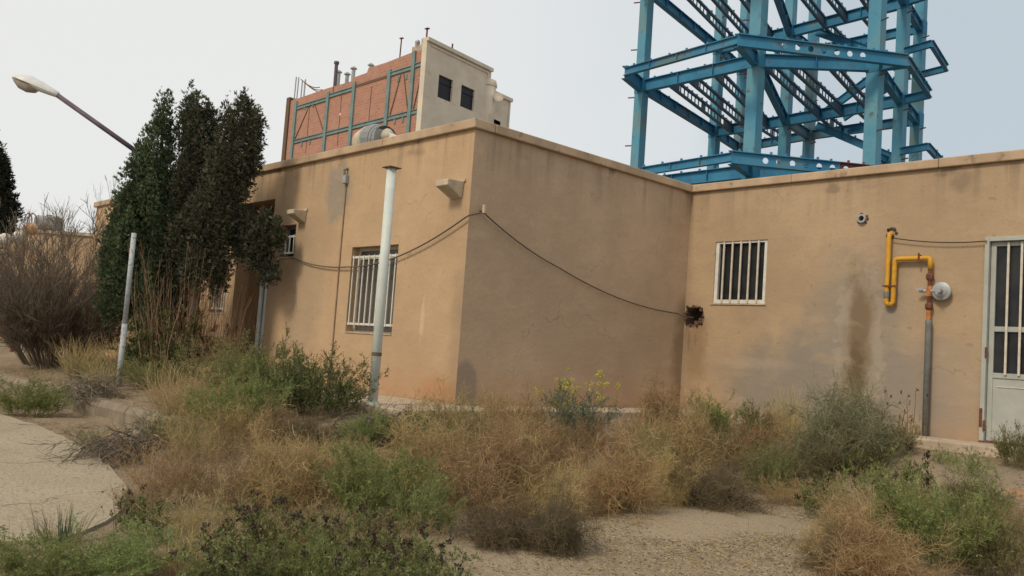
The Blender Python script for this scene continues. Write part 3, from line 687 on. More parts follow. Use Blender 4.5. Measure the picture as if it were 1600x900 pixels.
# ------------------------------------------------------------------ poles and lamps
def poles():
    p = thing('steel_pole', (0.058,-1.197,0), 'thick pale painted pipe pole with flat cap plate in front of the barred window', 'pole')
    MB().tube([(0.058,-1.197,-.1),(0.058,-1.197,2.575)], .053, 16).build('shaft', M['pale_pole'], p, smooth=True)
    MB().box(-.02,.136,-1.275,-1.12,2.575,2.585).build('cap_plate', M['brown_metal'], p)
    MB().tube([(0.058,-1.197,0.52),(0.058,-1.197,0.56)], .055, 12).build('paint_scar', M['brown_metal'], p)
    MB().tube([(0.058,-1.197,-.0),(0.058,-1.197,.03)], .075, 12).build('base_collar', M['pale_pole'], p)
    q = thing('signpost', THIN_BASE, 'thin bare chipped white pole in front of the large evergreen tree', 'pole')
    b = Vector(THIN_BASE); t = Vector(THIN_TOP)
    MB().tube([b-Vector((0,0,.1)), b.lerp(t, .42)], .039, 12).build('lower_shaft', M['thin_pole'], q, smooth=True)
    MB().tube([b.lerp(t, .42), t], .035, 12).build('upper_shaft', M['thin_pole'], q, smooth=True)
    MB().tube([b.lerp(t, .415), b.lerp(t, .435)], .043, 12).build('collar', M['grey_pipe'], q)
def street_lamp():
    base, top, elbow, arm_end, head_end = map(Vector, LAMP)
    l = thing('street_lamp', base, 'old street lamp with white lantern head on a long arm rising behind the evergreen', 'street lamp')
    MB().tube([base-Vector((0,0,.2)), base.lerp(top, .4), top], [.085,.07,.06], 12).build('post', M['grey_metal'], l, smooth=True)
    MB().tube([top, elbow], [.055,.05], 10).build('arm_socket', M['lamp_arm'], l, smooth=True)
    MB().tube([elbow, arm_end], .042, 10).build('arm', M['lamp_arm'], l, smooth=True)
    d = (head_end-arm_end); L_ = d.length; d.normalize(); side = d.cross(Vector((0,0,1))).normalized(); up = side.cross(d)
    def shell(profile, n, sgn, inset):
        mb = MB(); vs_ = []; fs = []
        for (t, w_, hh) in profile:
            for j in range(n+1):
                a = math.pi*j/n; vs_.append(arm_end+d*(t*L_)+side*(w_*math.cos(a)*inset)+up*(sgn*hh*math.sin(a)))
        k = n+1
        for i in range(len(profile)-1):
            for j in range(n): fs.append((i*k+j, i*k+j+1, (i+1)*k+j+1, (i+1)*k+j))
        mb.add(vs_, fs); return mb
    up_p = [(-.02,.03,.03),(0,.055,.06),(.15,.085,.085),(.4,.125,.12),(.65,.145,.14),(.85,.13,.11),(.96,.085,.06),(1.0,.02,.012)]
    hd = shell(up_p, 10, 1, 1.0).build('lantern_head', M['lamp_white'], l, smooth=True)
    lo = [(-.02,.03,.025),(0,.055,.04),(.2,.09,.05),(.42,.125,.055),(.97,.075,.03),(1.0,.02,.01)]
    shell(lo, 10, -1, .985).build('underside', M['lamp_white'], hd, smooth=True)
    le = [(.40,.07,.02),(.47,.105,.11),(.62,.12,.145),(.80,.11,.13),(.94,.07,.06),(.985,.03,.02)]
    shell(le, 10, -1, .95).build('lens', M['lamp_lens'], hd, smooth=True)
def globe_lamp():
    b = Vector(GLOBE); g = thing('globe_lamp', b, 'garden lamp post with curled iron arms and pale globes behind the bare shrub', 'lamp')
    MB().tube([b-Vector((0,0,.2)), b+Vector((0,0,2.55-b.z))], .045, 10).build('post', M['rust'], g)
    R = Vector((0.686,0.724,0))
    for (s, zz, m_) in ((-.42,2.33,'globe_white'),(-.10,2.42,'globe_white'),(.10,2.60,'globe_amber')):
        c = b+R*s; c.z = zz
        MB().ball(c, .15, .15, .14).build('globe', M[m_], g, smooth=True)
    for (s0, s1) in ((-.02,.08),(.06,.18)):
        p = []
        for i in range(13):
            a = math.pi*i/12; q = b+R*((s0+s1)/2-math.cos(a)*(s1-s0)*.9); q.z = 2.72+.22*math.sin(a); p.append(q)
        MB().tube(p, .012, 6).build('curled_arm', M['rust'], g)
PLANTS = [
    ('shrub', -9.017, -1.741, -0.159, 3.07, 2.52, 3.91, 'bare_shrub', 'big bare brown twiggy shrub at the left edge, in front of the boundary wall', 'shrub', None),
    ('mallow', -5.113, -1.287, -0.086, 1.391, 0.968, 4.66, 'green_bush', 'dark green leafy bush at the foot of the large evergreen', 'bush', None),
    ('reeds', -4.918, -1.315, -0.09, 1.242, 1.907, 4.99, 'dry_reeds', 'tall rust-brown dry stalks standing in front of the left evergreen trunk', 'dry reeds', 'dry stalks by the evergreen'),
    ('reeds', -4.572, -0.782, -0.06, 0.751, 1.35, 5.92, 'dry_reeds', 'thin tan dry stalks between the evergreen and the porch recess', 'dry reeds', 'dry stalks by the evergreen'),
    ('straw0', -6.123, -1.696, -0.151, 0.777, 0.645, 4.65, 'dry_grass', 'tan dry grass tuft just left of the thin white pole', 'dry grass', 'dry grass clumps'),
    ('brush0', -4.065, -2.735, -0.319, 1.746, 0.354, 0.0, 'brush_pile', 'grey heap of cut branches lying on top of the kerb', 'branches', 'piles of cut branches'),
    ('bright_feather0', -3.871, -3.47, -0.53, 0.826, 0.451, 0.18, 'green_weed', 'bright green weeds in the gutter at the left edge', 'weed', 'green weeds in front of the house'),
    ('straw1', -2.246, -2.357, -0.259, 0.918, 0.522, 2.92, 'dry_grass', 'yellowish straw clump behind the curved kerb end', 'dry grass', 'dry grass clumps'),
    ('green_feather0', -4.311, -1.855, -0.18, 0.889, 0.398, 5.92, 'green_weed', 'low green weeds around the foot of the thin white pole', 'weed', 'green weeds in front of the house'),
    ('olive_feather0', -2.964, -1.494, -0.116, 1.197, 0.658, 4.08, 'green_weed', 'grey-green weed mass under the porch doorway', 'weed', 'green weeds in front of the house'),
    ('green_feather1', -1.647, -1.769, -0.164, 1.236, 0.7, 5.66, 'green_weed', 'fine green weed mound in front of the porch', 'weed', 'green weeds in front of the house'),
    ('dark_green0', -0.592, -1.894, -0.187, 0.839, 0.764, 0.71, 'dark_bush', 'dark purplish bush below the small barred window', 'bush', 'dark bushes and weeds'),
    ('dark_green1', -0.15, -1.682, -0.156, 1.113, 0.65, 2.95, 'dark_bush', 'dark green bush with grey tops beside the thick pale pole', 'bush', 'dark bushes and weeds'),
    ('red_feather0', -0.988, -2.679, -0.28, 0.634, 0.533, 1.55, 'brown_weed', 'reddish-brown weed next to the end of the kerb', 'weed', 'brown dry weeds in front of the house'),
    ('bright_feather1', -0.18, -2.627, -0.292, 0.868, 0.59, 3.41, 'green_weed', 'bright green weed clump behind the curved branch pile', 'weed', 'green weeds in front of the house'),
    ('brush1', -0.293, -3.617, -0.531, 2.26, 0.285, -0.65, 'brush_pile', 'grey pile of dry branches spilling over the driveway corner', 'branches', 'piles of cut branches'),
    ('red_feather1', 0.442, -2.606, -0.369, 0.565, 0.345, 0.08, 'brown_weed', 'rusty brown weed right of the bright green clump', 'weed', 'brown dry weeds in front of the house'),
    ('dark_tumble0', 0.58, -2.316, -0.349, 0.605, 0.301, 1.36, 'dark_weed', 'dark dead weed heap below the dark green bush', 'weed', 'dark dead weeds'),
    ('brush0', 0.946, -1.72, -0.287, 0.908, 0.3, 0.55, 'brush_pile', 'dark fan of cut branches by the foot of the thick pale pole', 'branches', 'piles of cut branches'),
    ('bright_feather2', 0.929, -1.857, -0.314, 0.409, 0.305, 5.75, 'green_weed', 'small green weed left of the pale pole shadowed by branches', 'weed', 'green weeds in front of the house'),
    ('bright_feather0', 1.054, -1.607, -0.283, 0.481, 0.295, 4.81, 'green_weed', 'yellow-green weed just below the foot of the pale pole', 'weed', 'green weeds in front of the house'),
    ('headed1', 1.125, -1.394, -0.254, 0.432, 0.28, 1.0, 'green_weed', 'low green weed with dark heads right of the pale pole', 'weed', 'green weeds in front of the house'),
    ('brown_feather0', 1.206, -1.006, -0.205, 0.742, 0.493, 5.01, 'brown_weed', 'brown weed with green top hiding the house corner base', 'weed', 'brown dry weeds in front of the house'),
    ('green_feather2', 1.633, -1.022, -0.297, 0.48, 0.368, 0.87, 'green_weed', 'pale green weed in front of the house corner', 'weed', 'green weeds in front of the house'),
    ('brown_tumble0', 1.602, -0.567, -0.24, 0.673, 0.456, 3.88, 'tumbleweed', 'brown tumbleweed in front of the gable wall, left of the yellow flowers', 'tumbleweed', 'tumbleweeds in front of the house'),
    ('mustard', 1.687, 0.188, -0.237, 0.89, 0.557, 0.8, 'flowering_weed', 'yellow flowered weed standing against the gable wall', 'flower', None),
    ('brown_feather1', 1.911, -0.429, -0.306, 0.629, 0.469, 0.01, 'brown_weed', 'pale brown weed at the left foot of the yellow flowers', 'weed', 'brown dry weeds in front of the house'),
    ('red_feather2', 2.132, 0.203, -0.352, 0.789, 0.462, 5.47, 'brown_weed', 'dark red-brown weed under the yellow flowers', 'weed', 'brown dry weeds in front of the house'),
    ('brown_tumble1', 1.737, 1.7, -0.249, 0.946, 0.647, 1.32, 'tumbleweed', 'tall tan tumbleweed in front of the inner house corner', 'tumbleweed', 'tumbleweeds in front of the house'),
    ('bright_feather1', 1.55, 3.006, -0.179, 0.605, 0.475, 1.35, 'green_weed', 'bright green weed under the broken hole in the wall', 'weed', 'green weeds in front of the house'),
    ('green_feather0', 2.384, 2.06, -0.413, 0.488, 0.451, 6.17, 'green_weed', 'small green weed right of the tan tumbleweed', 'weed', 'green weeds in front of the house'),
    ('brown_tumble2', 2.586, 0.944, -0.463, 0.981, 0.65, 5.48, 'tumbleweed', 'broad brown tumbleweed in front of the right wing corner', 'tumbleweed', 'tumbleweeds in front of the house'),
    ('straw2', 1.899, 1.232, -0.29, 0.478, 0.356, 1.82, 'dry_grass', 'thin straw tuft at the gable wall foot', 'dry grass', 'dry grass clumps'),
    ('olive_feather1', 2.482, 0.434, -0.44, 0.571, 0.447, 6.04, 'green_weed', 'olive weed between the round tan tumbleweed and the broad brown one', 'weed', 'green weeds in front of the house'),
    ('dark_tumble1', 3.63, -0.039, -0.55, 0.884, 0.393, 3.39, 'dark_weed', 'dark grey dead weed at the far edge of the gravel', 'weed', 'dark dead weeds'),
    ('tan_tumble0', 3.404, -1.147, -0.55, 0.897, 0.601, 4.26, 'tumbleweed', 'round golden-tan tumbleweed in the centre beside the gravel', 'tumbleweed', 'tumbleweeds in front of the house'),
    ('tan_tumble1', 3.314, -0.359, -0.55, 0.496, 0.443, 1.29, 'tumbleweed', 'smaller tan tumbleweed behind the round golden one', 'tumbleweed', 'tumbleweeds in front of the house'),
    ('brown_tumble0', 2.237, -1.147, -0.447, 0.945, 0.535, 5.91, 'tumbleweed', 'loose brown tumbleweed behind the dark shaded one', 'tumbleweed', 'tumbleweeds in front of the house'),
    ('olive_feather2', 1.883, -1.435, -0.412, 0.768, 0.429, 4.34, 'green_weed', 'olive green weed in the middle of the brown mass', 'weed', 'green weeds in front of the house'),
    ('brown_tumble1', 2.249, -2.155, -0.543, 1.026, 0.632, 6.07, 'tumbleweed', 'large brown tumbleweed at the left of the central mass', 'tumbleweed', 'tumbleweeds in front of the house'),
    ('brown_tumble2', 2.926, -2.086, -0.55, 1.014, 0.611, 5.61, 'tumbleweed', 'large brown tumbleweed arching over the dark shaded weed', 'tumbleweed', 'tumbleweeds in front of the house'),
    ('tan_tumble2', 3.311, -1.769, -0.55, 0.644, 0.456, 1.88, 'tumbleweed', 'tan tumbleweed left of the round golden one', 'tumbleweed', 'tumbleweeds in front of the house'),
    ('dark_tumble2', 4.112, -2.559, -0.562, 0.536, 0.379, 2.27, 'dark_weed', 'dark grey clump standing in for tumbleweed shade at the left edge of the gravel', 'weed', 'dark dead weeds'),  # this clump and the next give the tumbleweeds' shaded insides as dark colour
    ('dark_tumble0', 3.916, -2.811, -0.562, 0.533, 0.31, 1.04, 'dark_weed', 'blackish clump standing in for the shade under the arching brown tumbleweed', 'weed', 'dark dead weeds'),
    ('straw0', 1.335, -2.144, -0.446, 0.573, 0.194, 0.92, 'dry_grass', 'low straw tuft on the bare patch behind the brown mass', 'dry grass', 'dry grass clumps'),
    ('straw1', 0.823, -2.597, -0.44, 0.64, 0.172, 0.41, 'dry_grass', 'low straw tuft on the bare patch left of centre', 'dry grass', 'dry grass clumps'),
    ('red_feather1', 1.789, -4.068, -0.556, 0.648, 0.423, 1.89, 'brown_weed', 'reddish weed at the corner of the driveway slab', 'weed', 'brown dry weeds in front of the house'),
    ('brown_feather2', 2.108, -3.817, -0.555, 0.737, 0.461, 3.79, 'brown_weed', 'fine brown weed in front of the pale kerb remnants', 'weed', 'brown dry weeds in front of the house'),
    ('brown_tumble0', 2.264, -3.419, -0.553, 0.829, 0.494, 0.02, 'tumbleweed', 'pinkish-brown tumbleweed left of the bright green weed', 'tumbleweed', 'tumbleweeds in front of the house'),
    ('brown_feather0', 2.276, -3.019, -0.551, 0.686, 0.495, 4.26, 'brown_weed', 'tall brown weed behind the bright green weed', 'weed', 'brown dry weeds in front of the house'),
    ('bright_feather2', 3.016, -3.132, -0.555, 0.783, 0.53, 2.12, 'green_weed', 'big bright green weed left of the large brown tumbleweeds', 'weed', 'green weeds in front of the house'),
    ('green_feather1', 3.361, -3.048, -0.557, 0.556, 0.352, 1.95, 'green_weed', 'green weed at the foot of the large brown tumbleweed', 'weed', 'green weeds in front of the house'),
    ('headed0', 2.74, -4.58, -0.571, 0.376, 0.232, 5.14, 'green_weed', 'green weed with dark dried heads at the near corner of the slab', 'weed', 'green weeds in front of the house'),
    ('brown_feather1', 3.061, -4.379, -0.571, 0.568, 0.363, 3.02, 'brown_weed', 'near brown weed left of the dark-headed plants', 'weed', 'brown dry weeds in front of the house'),
    ('headed1', 3.446, -4.192, -0.573, 0.551, 0.299, 1.98, 'green_weed', 'tall green weed with clusters of black dried heads', 'weed', 'green weeds in front of the house'),
    ('brown_feather0', 3.546, -3.973, -0.571, 0.598, 0.339, 3.02, 'brown_weed', 'wispy brown weed among the dark heads at the bottom centre-left', 'weed', 'brown dry weeds in front of the house'),
    ('headed2', 3.889, -3.891, -0.574, 0.538, 0.309, 4.43, 'green_weed', 'green weed with many black heads below the bright green weed', 'weed', 'green weeds in front of the house'),
    ('brown_feather2', 3.951, -3.638, -0.571, 0.437, 0.284, 0.36, 'brown_weed', 'brown weed among the dark heads near the bottom edge', 'weed', 'brown dry weeds in front of the house'),
    ('headed0', 4.31, -3.749, -0.578, 0.479, 0.247, 6.12, 'green_weed', 'bright green weed with dark heads at the bottom left of the gravel', 'weed', 'green weeds in front of the house'),
    ('bright_feather0', 4.177, -4.314, -0.585, 0.448, 0.293, 0.14, 'green_weed', 'fresh green ferny weed at the bottom edge of the view', 'weed', 'green weeds in front of the house'),
    ('headed1', 4.401, -4.172, -0.586, 0.507, 0.257, 4.71, 'green_weed', 'fresh green weed with dark heads at the very bottom', 'weed', 'green weeds in front of the house'),
    ('headed2', 3.851, -4.632, -0.585, 0.517, 0.247, 5.31, 'green_weed', 'dark-headed weed at the bottom left', 'weed', 'green weeds in front of the house'),
    ('straw2', 3.549, -4.669, -0.582, 0.436, 0.227, 0.11, 'dry_grass', 'straw clump at the bottom left between green weeds', 'dry grass', 'dry grass clumps'),
    ('bright_feather1', 3.445, -5.015, -0.586, 0.555, 0.233, 4.95, 'green_weed', 'bright green weed along the near edge of the slab', 'weed', 'green weeds in front of the house'),
    ('bright_feather2', 3.39, -5.307, -0.591, 0.535, 0.224, 2.3, 'green_weed', 'bright green weed in the bottom left corner', 'weed', 'green weeds in front of the house'),
    ('spikes', 2.704, -5.046, -0.579, 0.355, 0.212, 3.63, 'grass_tuft', 'spiky grass heads at the near left edge of the slab', 'grass', 'grass tufts'),
    ('blades', 2.671, -4.995, -0.577, 0.138, 0.224, 0.06, 'grass_tuft', 'bluish green blades rising at the near slab edge', 'grass', 'grass tufts'),
    ('dark_green0', 4.059, -4.498, -0.586, 0.641, 0.226, 0.29, 'dark_bush', 'dark weed mass along the bottom edge', 'bush', 'dark bushes and weeds'),
    ('stalks0', 2.489, -4.636, -0.569, 0.217, 0.233, 1.14, 'dead_stalk', 'single dark-headed stalk at the slab corner', 'weed', 'dead stalks'),
    ('brown_feather1', -0.604, -2.657, -0.28, 0.792, 0.528, 6.0, 'brown_weed', 'brown weed covering the curved end of the kerb', 'weed', 'brown dry weeds in front of the house'),
    ('olive_feather2', -0.856, -3.009, -0.53, 0.576, 0.373, 1.23, 'green_weed', 'olive weed between the kerb and the long branch pile', 'weed', 'green weeds in front of the house'),
    ('straw1', -1.482, -2.672, -0.28, 0.545, 0.313, 4.75, 'dry_grass', 'pale straw tuft right behind the kerb bend', 'dry grass', 'dry grass clumps'),
    ('bright_feather1', 1.833, -1.545, -0.419, 0.577, 0.344, 5.84, 'green_weed', 'light green weed in the middle between brown tumbleweeds', 'weed', 'green weeds in front of the house'),
    ('brown_feather2', 0.1, -3.1, -0.533, 0.783, 0.513, 5.92, 'brown_weed', 'brown weed standing between the driveway corner and the kerb bend', 'weed', 'brown dry weeds in front of the house'),
    ('red_feather2', 0.183, -2.742, -0.388, 0.768, 0.49, 2.16, 'brown_weed', 'russet weed in front of the kerb bend, left of the bare patch', 'weed', 'brown dry weeds in front of the house'),
    ('brown_feather0', 2.234, -0.498, -0.392, 0.739, 0.421, 2.23, 'brown_weed', 'thin brown weed in the middle, just in front of the yellow flowers', 'weed', 'brown dry weeds in front of the house'),
    ('tan_tumble2', 2.168, -1.808, -0.508, 0.722, 0.457, 3.3, 'tumbleweed', 'pale tumbleweed between the two large brown ones', 'tumbleweed', 'tumbleweeds in front of the house'),
    ('red_feather0', 1.62, -2.417, -0.521, 0.662, 0.377, 4.87, 'brown_weed', 'low russet weed behind the big bright green weed', 'weed', 'brown dry weeds in front of the house'),
    ('straw2', -6.813, -2.021, -0.21, 0.848, 0.627, 0.68, 'dry_grass', 'tan dry grass at the right foot of the big bare shrub', 'dry grass', 'dry grass clumps'),
    ('olive_feather0', -5.861, -2.118, -0.226, 0.749, 0.383, 4.7, 'green_weed', 'low olive weed between the bare shrub and the branch heap on the kerb', 'weed', 'green weeds in front of the house'),
    ('brown_feather0', 2.096, -4.371, -0.562, 0.375, 0.218, 5.01, 'brown_weed', 'brown weed hugging the curved near corner of the driveway slab', 'weed', 'brown dry weeds in front of the house'),
    ('straw0', -5.203, -2.213, -0.24, 0.617, 0.368, 5.4, 'dry_grass', 'short straw tuft behind the branch heap on the kerb', 'dry grass', 'dry grass clumps'),
    ('greygreen0', 3.499, 2.532, -0.29, 1.32, 0.823, 0.23, 'grey_green_bush', 'round grey-green bush under the damp stain on the right wing', 'bush', None),
    ('straw0', 2.524, 3.158, -0.151, 0.521, 0.621, 5.94, 'dry_grass', 'upright pale straw grass left of the round grey-green bush', 'dry grass', 'dry grass clumps'),
    ('straw1', 3.348, 2.315, -0.347, 0.838, 0.532, 0.57, 'dry_grass', 'arching pale straw in front of the grey-green bush', 'dry grass', 'dry grass clumps'),
    ('green_feather2', 2.182, 2.974, -0.185, 0.527, 0.44, 2.14, 'green_weed', 'thin green weed left of the upright straw', 'weed', 'green weeds in front of the house'),
    ('brown_tumble1', 2.692, 2.157, -0.388, 0.871, 0.496, 3.84, 'tumbleweed', 'brown tumbleweed in front of the upright straw', 'tumbleweed', 'tumbleweeds in front of the house'),
    ('green_feather0', 3.391, 1.217, -0.548, 0.528, 0.503, 5.77, 'green_weed', 'green weed between dark dead weeds at the gravel top', 'weed', 'green weeds in front of the house'),
    ('dark_tumble1', 3.382, 1.784, -0.475, 0.874, 0.404, 2.13, 'dark_weed', 'dark dead weed in front of the grey-green bush', 'weed', 'dark dead weeds'),
    ('red_feather0', 3.817, 0.838, -0.55, 0.59, 0.281, 5.8, 'brown_weed', 'low rusty weed at the top edge of the gravel', 'weed', 'brown dry weeds in front of the house'),
    ('green_feather1', 3.651, 2.334, -0.342, 0.82, 0.333, 3.42, 'green_weed', 'low green weed at the right foot of the grey-green bush', 'weed', 'green weeds in front of the house'),
    ('olive_feather0', 3.839, 3.03, -0.174, 0.547, 0.461, 1.96, 'green_weed', 'olive weed left of the grey gas riser', 'weed', 'green weeds in front of the house'),
    ('stalks1', 3.684, 3.663, -0.11, 0.497, 0.607, 1.99, 'dead_stalk', 'thin dark-tipped stalks beside the grey gas riser', 'weed', 'dead stalks'),
    ('headed2', 4.326, 0.511, -0.551, 0.439, 0.338, 1.11, 'green_weed', 'small weed with black heads at the right edge of the gravel', 'weed', 'green weeds in front of the house'),
    ('brown_feather0', 4.841, 0.229, -0.554, 0.723, 0.457, 0.49, 'brown_weed', 'brown weed right of the gravel', 'weed', 'brown dry weeds in front of the house'),
    ('headed0', 4.741, 1.075, -0.55, 0.672, 0.502, 0.93, 'green_weed', 'green weed with dark heads in front of the door path', 'weed', 'green weeds in front of the house'),
    ('dark_tumble2', 5.345, -1.335, -0.574, 0.443, 0.277, 4.33, 'dark_weed', 'dark dead weed at the bottom right of the gravel', 'weed', 'dark dead weeds'),
    ('olive_feather1', 5.244, 0.178, -0.554, 0.688, 0.45, 6.26, 'green_weed', 'olive green weed at the right of the dark-headed one', 'weed', 'green weeds in front of the house'),
    ('bright_feather0', 5.702, -0.506, -0.564, 0.872, 0.615, 1.01, 'green_weed', 'large bright green weed at the bottom right', 'weed', 'green weeds in front of the house'),
    ('tan_tumble0', 5.602, -1.23, -0.577, 0.767, 0.438, 0.3, 'tumbleweed', 'straw coloured tumbleweed at the bottom right', 'tumbleweed', 'tumbleweeds in front of the house'),
    ('brown_tumble2', 5.17, -0.802, -0.569, 0.577, 0.365, 6.2, 'tumbleweed', 'brown tumbleweed at the right edge of the gravel', 'tumbleweed', 'tumbleweeds in front of the house'),
    ('olive_feather2', 6.007, -0.449, -0.563, 0.541, 0.484, 3.35, 'green_weed', 'olive weed in the bottom right corner', 'weed', 'green weeds in front of the house'),
    ('green_feather2', 4.995, 3.204, -0.144, 0.406, 0.428, 2.55, 'green_weed', 'green weed at the right edge in front of the metal door', 'weed', 'green weeds in front of the house'),
    ('brown_feather1', 5.542, 1.257, -0.547, 0.462, 0.341, 1.49, 'brown_weed', 'brown weed at the right edge below the door path', 'weed', 'brown dry weeds in front of the house'),
    ('sprout0', 4.741, 2.656, -0.258, 0.39, 0.291, 3.73, 'green_weed', 'small green sprout on the bare path before the door', 'weed', 'green weeds in front of the house'),
    ('sprout1', 4.957, 2.126, -0.396, 0.333, 0.262, 5.19, 'green_weed', 'small green sprout lower on the bare path', 'weed', 'green weeds in front of the house'),
    ('sprout0', 4.381, 2.957, -0.189, 0.374, 0.174, 2.86, 'green_weed', 'tiny sprout on the path near the gas riser', 'weed', 'green weeds in front of the house'),
    ('sprout1', -0.93, -3.737, -0.531, 0.303, 0.21, 2.65, 'green_weed', 'tiny sprout in the gutter near the driveway slab', 'weed', 'green weeds in front of the house'),
    ('dark_tumble0', 5.047, 1.98, -0.432, 0.582, 0.231, 0.35, 'dark_weed', 'low dark weed beyond the large bright green one', 'weed', 'dark dead weeds'),
    ('far_shrub', -19.26, 2.53, -0.1, 1.9, 4.9, 0.3, 'bare_shrub', 'leafless twigs rising above the boundary wall left of the house end', 'shrub', None),
]
THIN_BASE = (-4.771, -2.138, -0.219); THIN_TOP = (-4.711, -2.158, 1.961)
LAMP = ((-6.583, -1.224, -0.1), (-6.583, -1.224, 3.28), (-6.806, -1.486, 3.509), (-7.706, -2.536, 4.35), (-8.212, -3.1, 4.592))
GLOBE = (-13.239, -1.411, -0.3)
TREES = [
    ('evergreen_tree', (-5.497, -1.392, -0.09), [(-5.366, -1.665, 3.774, 0.126, 0.466), (-5.414, -1.67, 3.335, 0.233, 0.583), (-5.471, -1.662, 2.701, 0.369, 0.728), (-5.44, -1.8, 2.236, 0.408, 0.728), (-5.503, -1.418, 2.15, 0.437, 0.826), (-5.774, -1.895, 1.849, 0.33, 0.66), (-5.53, -1.591, 1.439, 0.466, 0.68), (-5.721, -1.922, 1.26, 0.291, 0.534), (-5.462, -1.229, 1.479, 0.388, 0.68), (-6.033, -2.008, 1.696, 0.136, 0.486), (-5.337, -1.277, 3.861, 0.146, 0.437), (-5.312, -1.208, 3.47, 0.194, 0.534)], [([(-5.497, -1.392, -0.09), (-5.481, -1.446, 0.575), (-5.45, -1.516, 1.544), (-5.404, -1.592, 2.708), (-5.365, -1.684, 3.967)], 0.11, 0.015), ([(-5.497, -1.392, -0.09), (-5.529, -1.591, 0.758), (-5.658, -1.809, 1.514), (-5.755, -1.973, 2.082)], 0.06, 0.012), ([(-5.497, -1.392, -0.09), (-5.51, -1.279, 0.782), (-5.39, -1.258, 1.771), (-5.27, -1.256, 2.955), (-5.231, -1.329, 4.034)], 0.07, 0.012)], [(.090,.122,.060,3),(.072,.10,.052,2),(.115,.15,.07,1),(.15,.135,.075,.35)], 'tall dark green pointed evergreen behind the thin white pole', 42000, 301),
    ('evergreen_tree', (-4.964, -1.048, -0.054), [(-5.017, -1.366, 3.774, 0.163, 0.346), (-4.968, -1.165, 3.754, 0.154, 0.288), (-4.899, -1.208, 3.468, 0.23, 0.432), (-4.673, -0.979, 3.588, 0.192, 0.48), (-4.405, -0.868, 3.841, 0.173, 0.346), (-4.202, -0.771, 3.601, 0.144, 0.403), (-4.394, -0.808, 3.394, 0.25, 0.432), (-4.594, -0.983, 3.039, 0.327, 0.432), (-4.449, -0.815, 2.91, 0.173, 0.327), (-4.99, -1.166, 2.847, 0.327, 0.528), (-4.729, -1.054, 2.357, 0.403, 0.403), (-4.468, -0.934, 2.455, 0.173, 0.461), (-5.025, -1.192, 2.06, 0.327, 0.461), (-4.784, -1.047, 1.73, 0.346, 0.346), (-5.094, -1.204, 1.476, 0.211, 0.307), (-4.558, -0.932, 1.546, 0.154, 0.192), (-4.423, -0.871, 2.318, 0.115, 0.288), (-4.144, -0.584, 2.143, 0.221, 0.192), (-4.378, -0.65, 2.34, 0.154, 0.144), (-3.958, -0.485, 2.244, 0.144, 0.125), (-4.169, -0.525, 1.883, 0.182, 0.163), (-4.401, -0.66, 1.932, 0.125, 0.134), (-4.513, -0.732, 2.179, 0.144, 0.115), (-4.002, -0.415, 1.566, 0.115, 0.134), (-3.85, -0.383, 2.1, 0.077, 0.077)], [([(-4.964, -1.048, -0.054), (-4.934, -1.088, 0.617), (-4.878, -1.12, 1.482), (-4.781, -1.119, 2.447), (-4.658, -1.091, 3.414), (-4.404, -0.895, 4.109)], 0.1, 0.015), ([(-4.964, -1.048, -0.054), (-5.011, -1.044, 0.811), (-4.987, -1.121, 1.776), (-5.001, -1.259, 2.929), (-5.016, -1.388, 3.986)], 0.07, 0.012), ([(-4.878, -1.11, 1.386), (-4.618, -0.929, 1.596), (-4.42, -0.745, 1.854), (-4.189, -0.532, 2.163)], 0.04, 0.012), ([(-4.85, -1.121, 1.771), (-4.582, -0.981, 2.456), (-4.282, -0.756, 3.342), (-4.24, -0.763, 3.822)], 0.05, 0.012)], [(.098,.112,.068,3),(.08,.092,.058,2),(.13,.138,.08,1),(.175,.13,.085,.5)], 'ragged bushy evergreen with several tops and a drooping side branch before the porch', 42000, 311, (.03,.06), .5, .45),
    ('conifer_tree', (-15.859, -1.265, -0.3), [(-15.664, -1.432, 3.766, 0.214, 0.688), (-15.605, -1.288, 3.012, 0.275, 0.55), (-15.812, -1.571, 3.599, 0.336, 1.069), (-16.003, -1.709, 2.971, 0.458, 1.069)], [([(-15.859, -1.265, -0.3), (-15.819, -1.417, 2.079), (-15.768, -1.573, 4.059)], 0.14, 0.03)], [(.04,.05,.03,3),(.055,.05,.035,2),(.03,.04,.025,1)], 'dark conifer partly cut off at the left edge beyond the globe lamp', 11000, 321, (.05,.11), .5, .4)
]
poles(); street_lamp(); globe_lamp()

# ------------------------------------------------------------------ roof-top cooler
def cooler():
    c = thing('rooftop_cooler', (-4.2,1.5,3.22), 'beige drum cooler with a grey slatted hood lying on the house roof', 'cooler')
    a, b = Vector((-4.78,1.5,4.0)), Vector((-4.46,1.5,4.05))
    MB().tube([a, a+Vector((.05,0,0)), a+Vector((.10,0,0)), b], [.16,.22,.26,.27], 20).build('drum', M['beige_metal'], c, smooth=True)
    h_ = MB()
    for i in range(6):
        x = -4.46+i*.07; r0 = .30-.014*abs(i-2.5); h_.tube([(x,1.5,4.05-.012*i),(x+.056,1.5,4.05-.012*i)], [r0, r0-.015], 18)
    tag(h_.build('slatted_hood', M['grey_metal'], c), kind='stuff')
    MB().tube([(-4.5,1.5,4.04),(-4.07,1.5,4.0)], .25, 18).build('hood_core', M['interior'], c)
    MB().tube([(-4.05,1.48,4.04),(-3.96,1.46,4.08),(-3.86,1.44,4.02)], [.10,.11,.05], 10).build('motor', M['beige_metal'], c, smooth=True)
    MB().bar((-3.98,1.47,4.10),(-3.62,1.44,3.96),.09,.07).build('outlet_pipe', M['white_metal'], c)
    for x in (-4.85,-4.5,-4.15):
        for dy in (-.22,.22): MB().bar((x,1.5+dy,3.22),(x,1.5+dy,3.80),.04,.04).build('leg', M['rust'], c)
    MB().box(-4.95,-3.9,1.24,1.76,3.64,3.68).build('tray', M['grey_metal'], c)
cooler()

